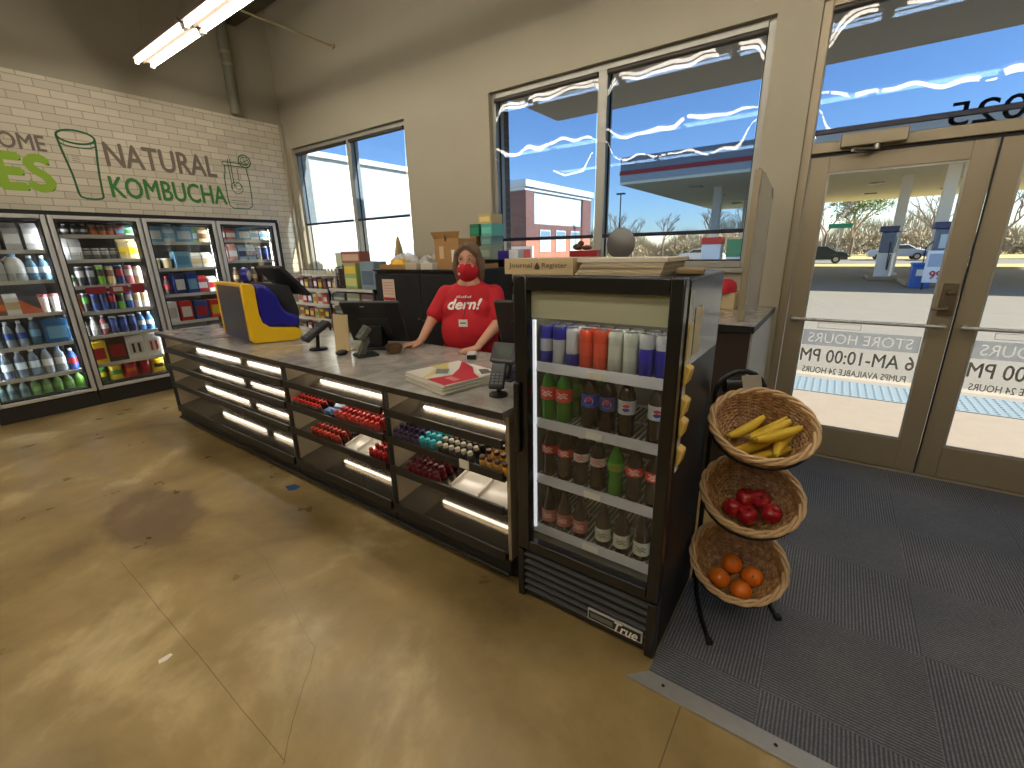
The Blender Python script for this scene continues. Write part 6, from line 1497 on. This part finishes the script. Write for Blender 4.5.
# ------------------------------------------------------------------ the cashier
PX, PY, PR = -2.15, 2.49, R(27)
RZ = Matrix.Rotation(PR, 3, 'Z'); PO = Vector((PX, PY, 0))
def Lw(x, y, z): return RZ @ Vector((x, y, z))           # body axes (she faces -y) to world axes, about her feet
M_skin = mat('skin', (204,152,124), 0.5); M_skin.node_tree.nodes['Principled BSDF'].inputs['Subsurface Weight'].default_value = 0.08
M_shirt = mat('red jersey', (188,22,36), 0.8, grain=0.05, gscale=120); M_hair = mat('brown hair', (112,88,68), 0.6, grain=0.3, gscale=90)
def blend(mb, name, m_, parent, voxel, smooth=6, at_=None):
    """melt the collected shapes into one continuous skin"""
    tmp = mb.build('tmp', m_)
    r_ = tmp.modifiers.new('r', 'REMESH'); r_.mode = 'VOXEL'; r_.voxel_size = voxel; r_.use_smooth_shade = True
    s_ = tmp.modifiers.new('s', 'SMOOTH'); s_.iterations = smooth; s_.factor = 0.5
    dg = bpy.context.evaluated_depsgraph_get(); dg.update()
    me = bpy.data.meshes.new_from_object(tmp.evaluated_get(dg)); me.name = name
    old = tmp.data; bpy.data.objects.remove(tmp); bpy.data.meshes.remove(old)
    me.materials.clear(); me.materials.append(m_)
    for p_ in me.polygons: p_.use_smooth = True
    o = bpy.data.objects.new(name, me); COL.objects.link(o)
    if parent is not None: o.parent = parent
    return o
def W_(p): return Vector(p) - PO                         # world point to her local frame
shR, shL = Lw(-0.180,0.02,1.255), Lw(0.180,0.02,1.255)
wrR, wrL = W_((-2.36,2.185,0.955)), W_((-1.885,2.27,0.955))
elR = (shR+wrR)/2 + Lw(-0.012,0.03,-0.0); elL = (shL+wrL)/2 + Lw(0.075,0.05,-0.03)
bd_ = MB()
bd_.ball(Lw(0,0.012,1.505), (0.074,0.092,0.098), 20, 14, 0, RZ); bd_.ball(Lw(0,-0.02,1.43), (0.060,0.070,0.078), 18, 12, 0, RZ)
bd_.ball(Lw(0,-0.092,1.462), (0.014,0.020,0.024), 10, 8, 0, RZ); bd_.ball(Lw(0,-0.078,1.487), (0.011,0.014,0.022), 10, 8, 0, RZ)
for s_ in (-1, 1):
    bd_.ball(Lw(s_*0.077,0.012,1.475), (0.010,0.020,0.032), 10, 8, 0, RZ); bd_.ball(Lw(s_*0.035,-0.070,1.452), (0.024,0.022,0.022), 10, 8, 0, RZ)
bd_.cap(Lw(0,0.02,1.43), Lw(0,0.02,1.29), 0.054, 0.060); bd_.cap(Lw(0,0.015,1.30), Lw(0,0.015,0.95), 0.10, 0.15)
bd_.cap(Lw(-0.14,0.02,1.245), Lw(0.14,0.02,1.245), 0.05, 0.05)
for s_ in (-1, 1):
    bd_.cap(Lw(s_*0.095,0.01,0.90), Lw(s_*0.10,0.0,0.50), 0.105, 0.07); bd_.cap(Lw(s_*0.10,0.0,0.50), Lw(s_*0.10,0.03,0.10), 0.062, 0.040); bd_.cap(Lw(s_*0.10,0.03,0.055), Lw(s_*0.11,-0.11,0.04), 0.042, 0.036)
def arm(sh, el, wr): bd_.cap(sh, el, 0.050, 0.043); bd_.cap(el, wr, 0.044, 0.027)
arm(shR, elR, wrR); arm(shL, elL, wrL)
def hand(wr, dirv, side, thumb):
    """palm down on the worktop, five fingers, thumb off the side of the palm"""
    f = Vector(dirv).normalized(); s_ = Vector((0,0,1)).cross(f).normalized()*side
    z0 = CT - 0.0 + 0.011
    k_ = Vector((wr.x, wr.y, 0)) + f*0.085; kz = CT+0.020
    knuck = []
    bd_.cap(wr, Vector((wr.x,wr.y,0))+f*0.03+Vector((0,0,CT+0.028)), 0.026, 0.022)
    for i in range(4):
        b_ = k_ + s_*(0.0305-0.0205*i); bd_.cap(Vector((wr.x,wr.y,0))+f*0.025+s_*(0.016-0.011*i)+Vector((0,0,CT+0.026)), b_+Vector((0,0,kz)), 0.0155, 0.0125)
        L_ = (0.066,0.076,0.070,0.053)[i]; d_ = (f + s_*(0.18-0.15*i)).normalized()
        p1 = b_+Vector((0,0,kz)); p2 = p1 + d_*L_*0.42 + Vector((0,0,0.002)); p3 = p1 + d_*L_*0.75; p3.z = CT+0.013; p4 = p1 + d_*L_; p4.z = CT+0.0088
        bd_.cap(p1, p2, 0.0105, 0.0092); bd_.cap(p2, p3, 0.0092, 0.0084); bd_.cap(p3, p4, 0.0084, 0.0072)
    t0 = Vector((wr.x,wr.y,0))+f*0.035+s_*0.022+Vector((0,0,CT+0.024)); t1 = t0+(f*0.6+s_*0.9).normalized()*0.035; t1.z = CT+0.017; t2 = t1+(f*0.85+s_*0.5).normalized()*0.030; t2.z = CT+0.0095
    bd_.cap(t0, t1, 0.0145, 0.0110); bd_.cap(t1, t2, 0.0110, 0.0085)
# the right hand points to her right and forward, the left rests by the scanner; thumbs face each other
hand(wrR, (-0.55,-0.83,0), 1 if False else -1 if False else 1, 1)
hand(wrL, (-0.25,-0.95,0), -1, 1)
body = blend(bd_, 'person', M_skin, None, 0.0052, 3)
body.location = PO
tag(body, 'cashier in red shirt and red face mask leaning on the counter', 'person')
sh_ = MB()
sh_.ball(Lw(0,0.0,1.19), (0.195,0.135,0.16), 24, 16, 0, RZ); sh_.cap(Lw(0,0.02,1.288), Lw(-0.165,0.02,1.250), 0.066, 0.064).cap(Lw(0,0.02,1.288), Lw(0.165,0.02,1.250), 0.066, 0.064)
sh_.ball(Lw(0,-0.035,1.00), (0.215,0.185,0.21), 24, 16, 0, RZ); sh_.ball(Lw(0,0.0,0.88), (0.218,0.175,0.10), 24, 14, 0, RZ)
sh_.cap(Lw(-0.05,0.02,1.30), Lw(0.05,0.02,1.30), 0.068, 0.068)
for s_ in (-1, 1): sh_.ball(Lw(s_*0.085,-0.085,1.145), (0.095,0.075,0.085), 18, 12, 0, RZ)
sh_.cap(shR, shR.lerp(elR, 0.92), 0.068, 0.064); sh_.cap(shL, shL.lerp(elL, 0.95), 0.068, 0.066)
shirt = blend(sh_, 'shirt', M_shirt, body, 0.010, 6)
col_ = MB(); col_.tube([Lw(0.066*math.cos(2*PI*k_/28), 0.02-0.004+0.068*math.sin(2*PI*k_/28), 1.347+0.014*math.sin(2*PI*k_/28)) for k_ in range(28)], 0.008, 8, closed=True); col_.build('collar', mat('collar red', (160,18,30), 0.8), shirt)
tr_ = MB()
for s_ in (-1, 1): tr_.cap(Lw(s_*0.10,0.01,0.86), Lw(s_*0.105,0.0,0.5), 0.122, 0.085); tr_.cap(Lw(s_*0.105,0.0,0.5), Lw(s_*0.10,0.03,0.10), 0.082, 0.062)
blend(tr_, 'trousers', mat('dark trousers', (34,34,40), 0.8), body, 0.014, 4)
for s_ in (-1, 1):
    q = MB(); q.cap(Lw(s_*0.10,0.045,0.047), Lw(s_*0.11,-0.12,0.042), 0.046, 0.041); blend(q, 'shoe', M_black, body, 0.010, 2)
ha = MB()
ha.ball(Lw(0,0.028,1.528), (0.088,0.098,0.092), 20, 14, 0, RZ); ha.ball(Lw(0,0.055,1.46), (0.082,0.065,0.11), 18, 12, 0, RZ)
for s_ in (-1, 1):
    ha.cap(Lw(s_*0.072,-0.012,1.548), Lw(s_*0.094,0.0,1.43), 0.026, 0.028); ha.cap(Lw(s_*0.088,0.0,1.43), Lw(s_*0.082,0.015,1.355), 0.026, 0.018)
    ha.cap(Lw(s_*0.082,0.04,1.48), Lw(s_*0.080,0.05,1.36), 0.034, 0.022); ha.cap(Lw(s_*0.018,-0.052,1.590), Lw(s_*0.068,-0.040,1.540), 0.022, 0.018)
ha.cap(Lw(0,0.085,1.45), Lw(0,0.085,1.37), 0.05, 0.035)
blend(ha, 'hair', M_hair, body, 0.007, 4)
mk = MB(); n, k2 = 26, 12; vs = []; fs = []
def mpt(a, v, off):
    z = 1.345+0.127*v; s_ = 1-0.42*abs((v-0.55)/0.55)**2.4*(1.0 if v < 0.55 else 0.42)
    rx, ry = 0.079*s_, 0.104*s_
    nose = 0.016*math.exp(-(a/0.30)**2)*max(0, 1-abs(v-0.72)/0.5)
    top = -0.020*(abs(a)/1.25)**2*(v-0.5)*2
    return Lw((rx+off)*math.sin(a), 0.0-(ry+nose+off)*math.cos(a), z+top)
for off in (0.006, 0.002):
    o_ = len(vs)
    for j in range(k2+1):
        for i in range(n+1): vs.append(mpt((i/n-0.5)*2*1.22, j/k2, off))
    for j in range(k2):
        for i in range(n):
            a = o_+j*(n+1)+i; f_ = (a, a+1, a+n+2, a+n+1); fs.append(f_ if off > 0.004 else f_[::-1])
mk.add(vs, fs); mask = mk.build('face_mask', mat('mask red', (186,16,34), 0.8), body, angle=180)
for s_ in (-1, 1):
    q = MB()
    for v in (0.15, 0.92): q.tube([mpt(s_*1.2, v, 0.005), Lw(s_*0.082, 0.0, 1.345+0.127*v+0.008), Lw(s_*0.084, 0.030, 1.475)], 0.0018, 6)
    q.build('ear_loop', mat('mask red', (186,16,34), 0.8), mask)
q = MB(); P3 = []
for a, v in ((-0.78,0.36),(-0.46,0.40),(-0.42,0.50),(-0.60,0.54),(-0.80,0.48)): P3.append(mpt(a, v, 0.0075))
q.add(P3, [(0,1,2,3,4)]); q.build('mask_print', M_paper, mask)
for s_ in (-1, 1):
    e = MB().ball(Lw(s_*0.032,-0.077,1.503), (0.0115,0.009,0.0072), 14, 10, 0, RZ).build('eye', mat('eye white', (214,206,200), 0.3), body)
    MB().ball(Lw(s_*0.032-0.001,-0.0845,1.503), (0.0058,0.0030,0.0058), 10, 8, 0, RZ).build('iris', mat('iris', (60,50,42), 0.2), e)
    MB().tube([Lw(s_*0.016,-0.091,1.519), Lw(s_*0.034,-0.090,1.525), Lw(s_*0.052,-0.078,1.520)], [0.0022,0.0030,0.0018], 6).build('eyebrow', M_hair, body)
    MB().tube([Lw(s_*0.020,-0.0865,1.507), Lw(s_*0.032,-0.0885,1.5125), Lw(s_*0.046,-0.081,1.507)], 0.0022, 6).build('eyelid', M_skin, body)
# print on the shirt, wrapped onto the cloth
bvh = BVHTree.FromPolygons([v.co for v in shirt.data.vertices], [tuple(p_.vertices) for p_ in shirt.data.polygons])
dn = Lw(0,1,0).normalized()
def onto(mb, off):
    nv = []
    for v in mb.V:
        h = bvh.ray_cast(Vector(v)-dn*1.0, dn)
        nv.append((h[0]+h[1]*off) if h[0] is not None else Vector(v))
    mb.V = nv
    return mb
ux_, O_ = Lw(1,0,0), Lw(-0.125,0,1.165)
q = MB(); q.text('dern!', 0.235, 0.068, O_, ux_, Vector((0,0,1)), 0, 0, 0.05, 0.25)
for k_ in range(7): q.add([Lw(-0.070+k_*0.016, 0, 1.240), Lw(-0.061+k_*0.016, 0, 1.240), Lw(-0.055+k_*0.016, 0, 1.254+0.004*math.sin(k_*2.1)), Lw(-0.064+k_*0.016, 0, 1.254+0.004*math.sin(k_*2.1))], [(0,1,2,3)])
onto(q, 0.003); q.build('shirt_print', mat('print white', (236,226,216), 0.7), shirt)
ly = MB(); c0 = []
for k_ in range(9): 
    h = bvh.ray_cast(Lw(0.015-0.02*(k_/8),0,1.335-0.235*k_/8)-dn*1.0, dn); c0.append(h[0]+h[1]*0.004 if h[0] else Lw(0,-0.1,1.3))
ly.tube(c0[3:], 0.0025, 6); lan = ly.build('lanyard', M_dark, body)
h = bvh.ray_cast(Lw(-0.005,0,1.075)-dn*1.0, dn)
MB().obox(h[0]+h[1]*0.006, (0.062,0.003,0.05), Matrix.Rotation(PR,3,'Z')).build('name_badge', M_paper, body)
MB().obox(h[0]+h[1]*0.0085, (0.040,0.001,0.008), Matrix.Rotation(PR,3,'Z')).build('badge_print', mat('print grey', (70,62,54), 0.8), body)
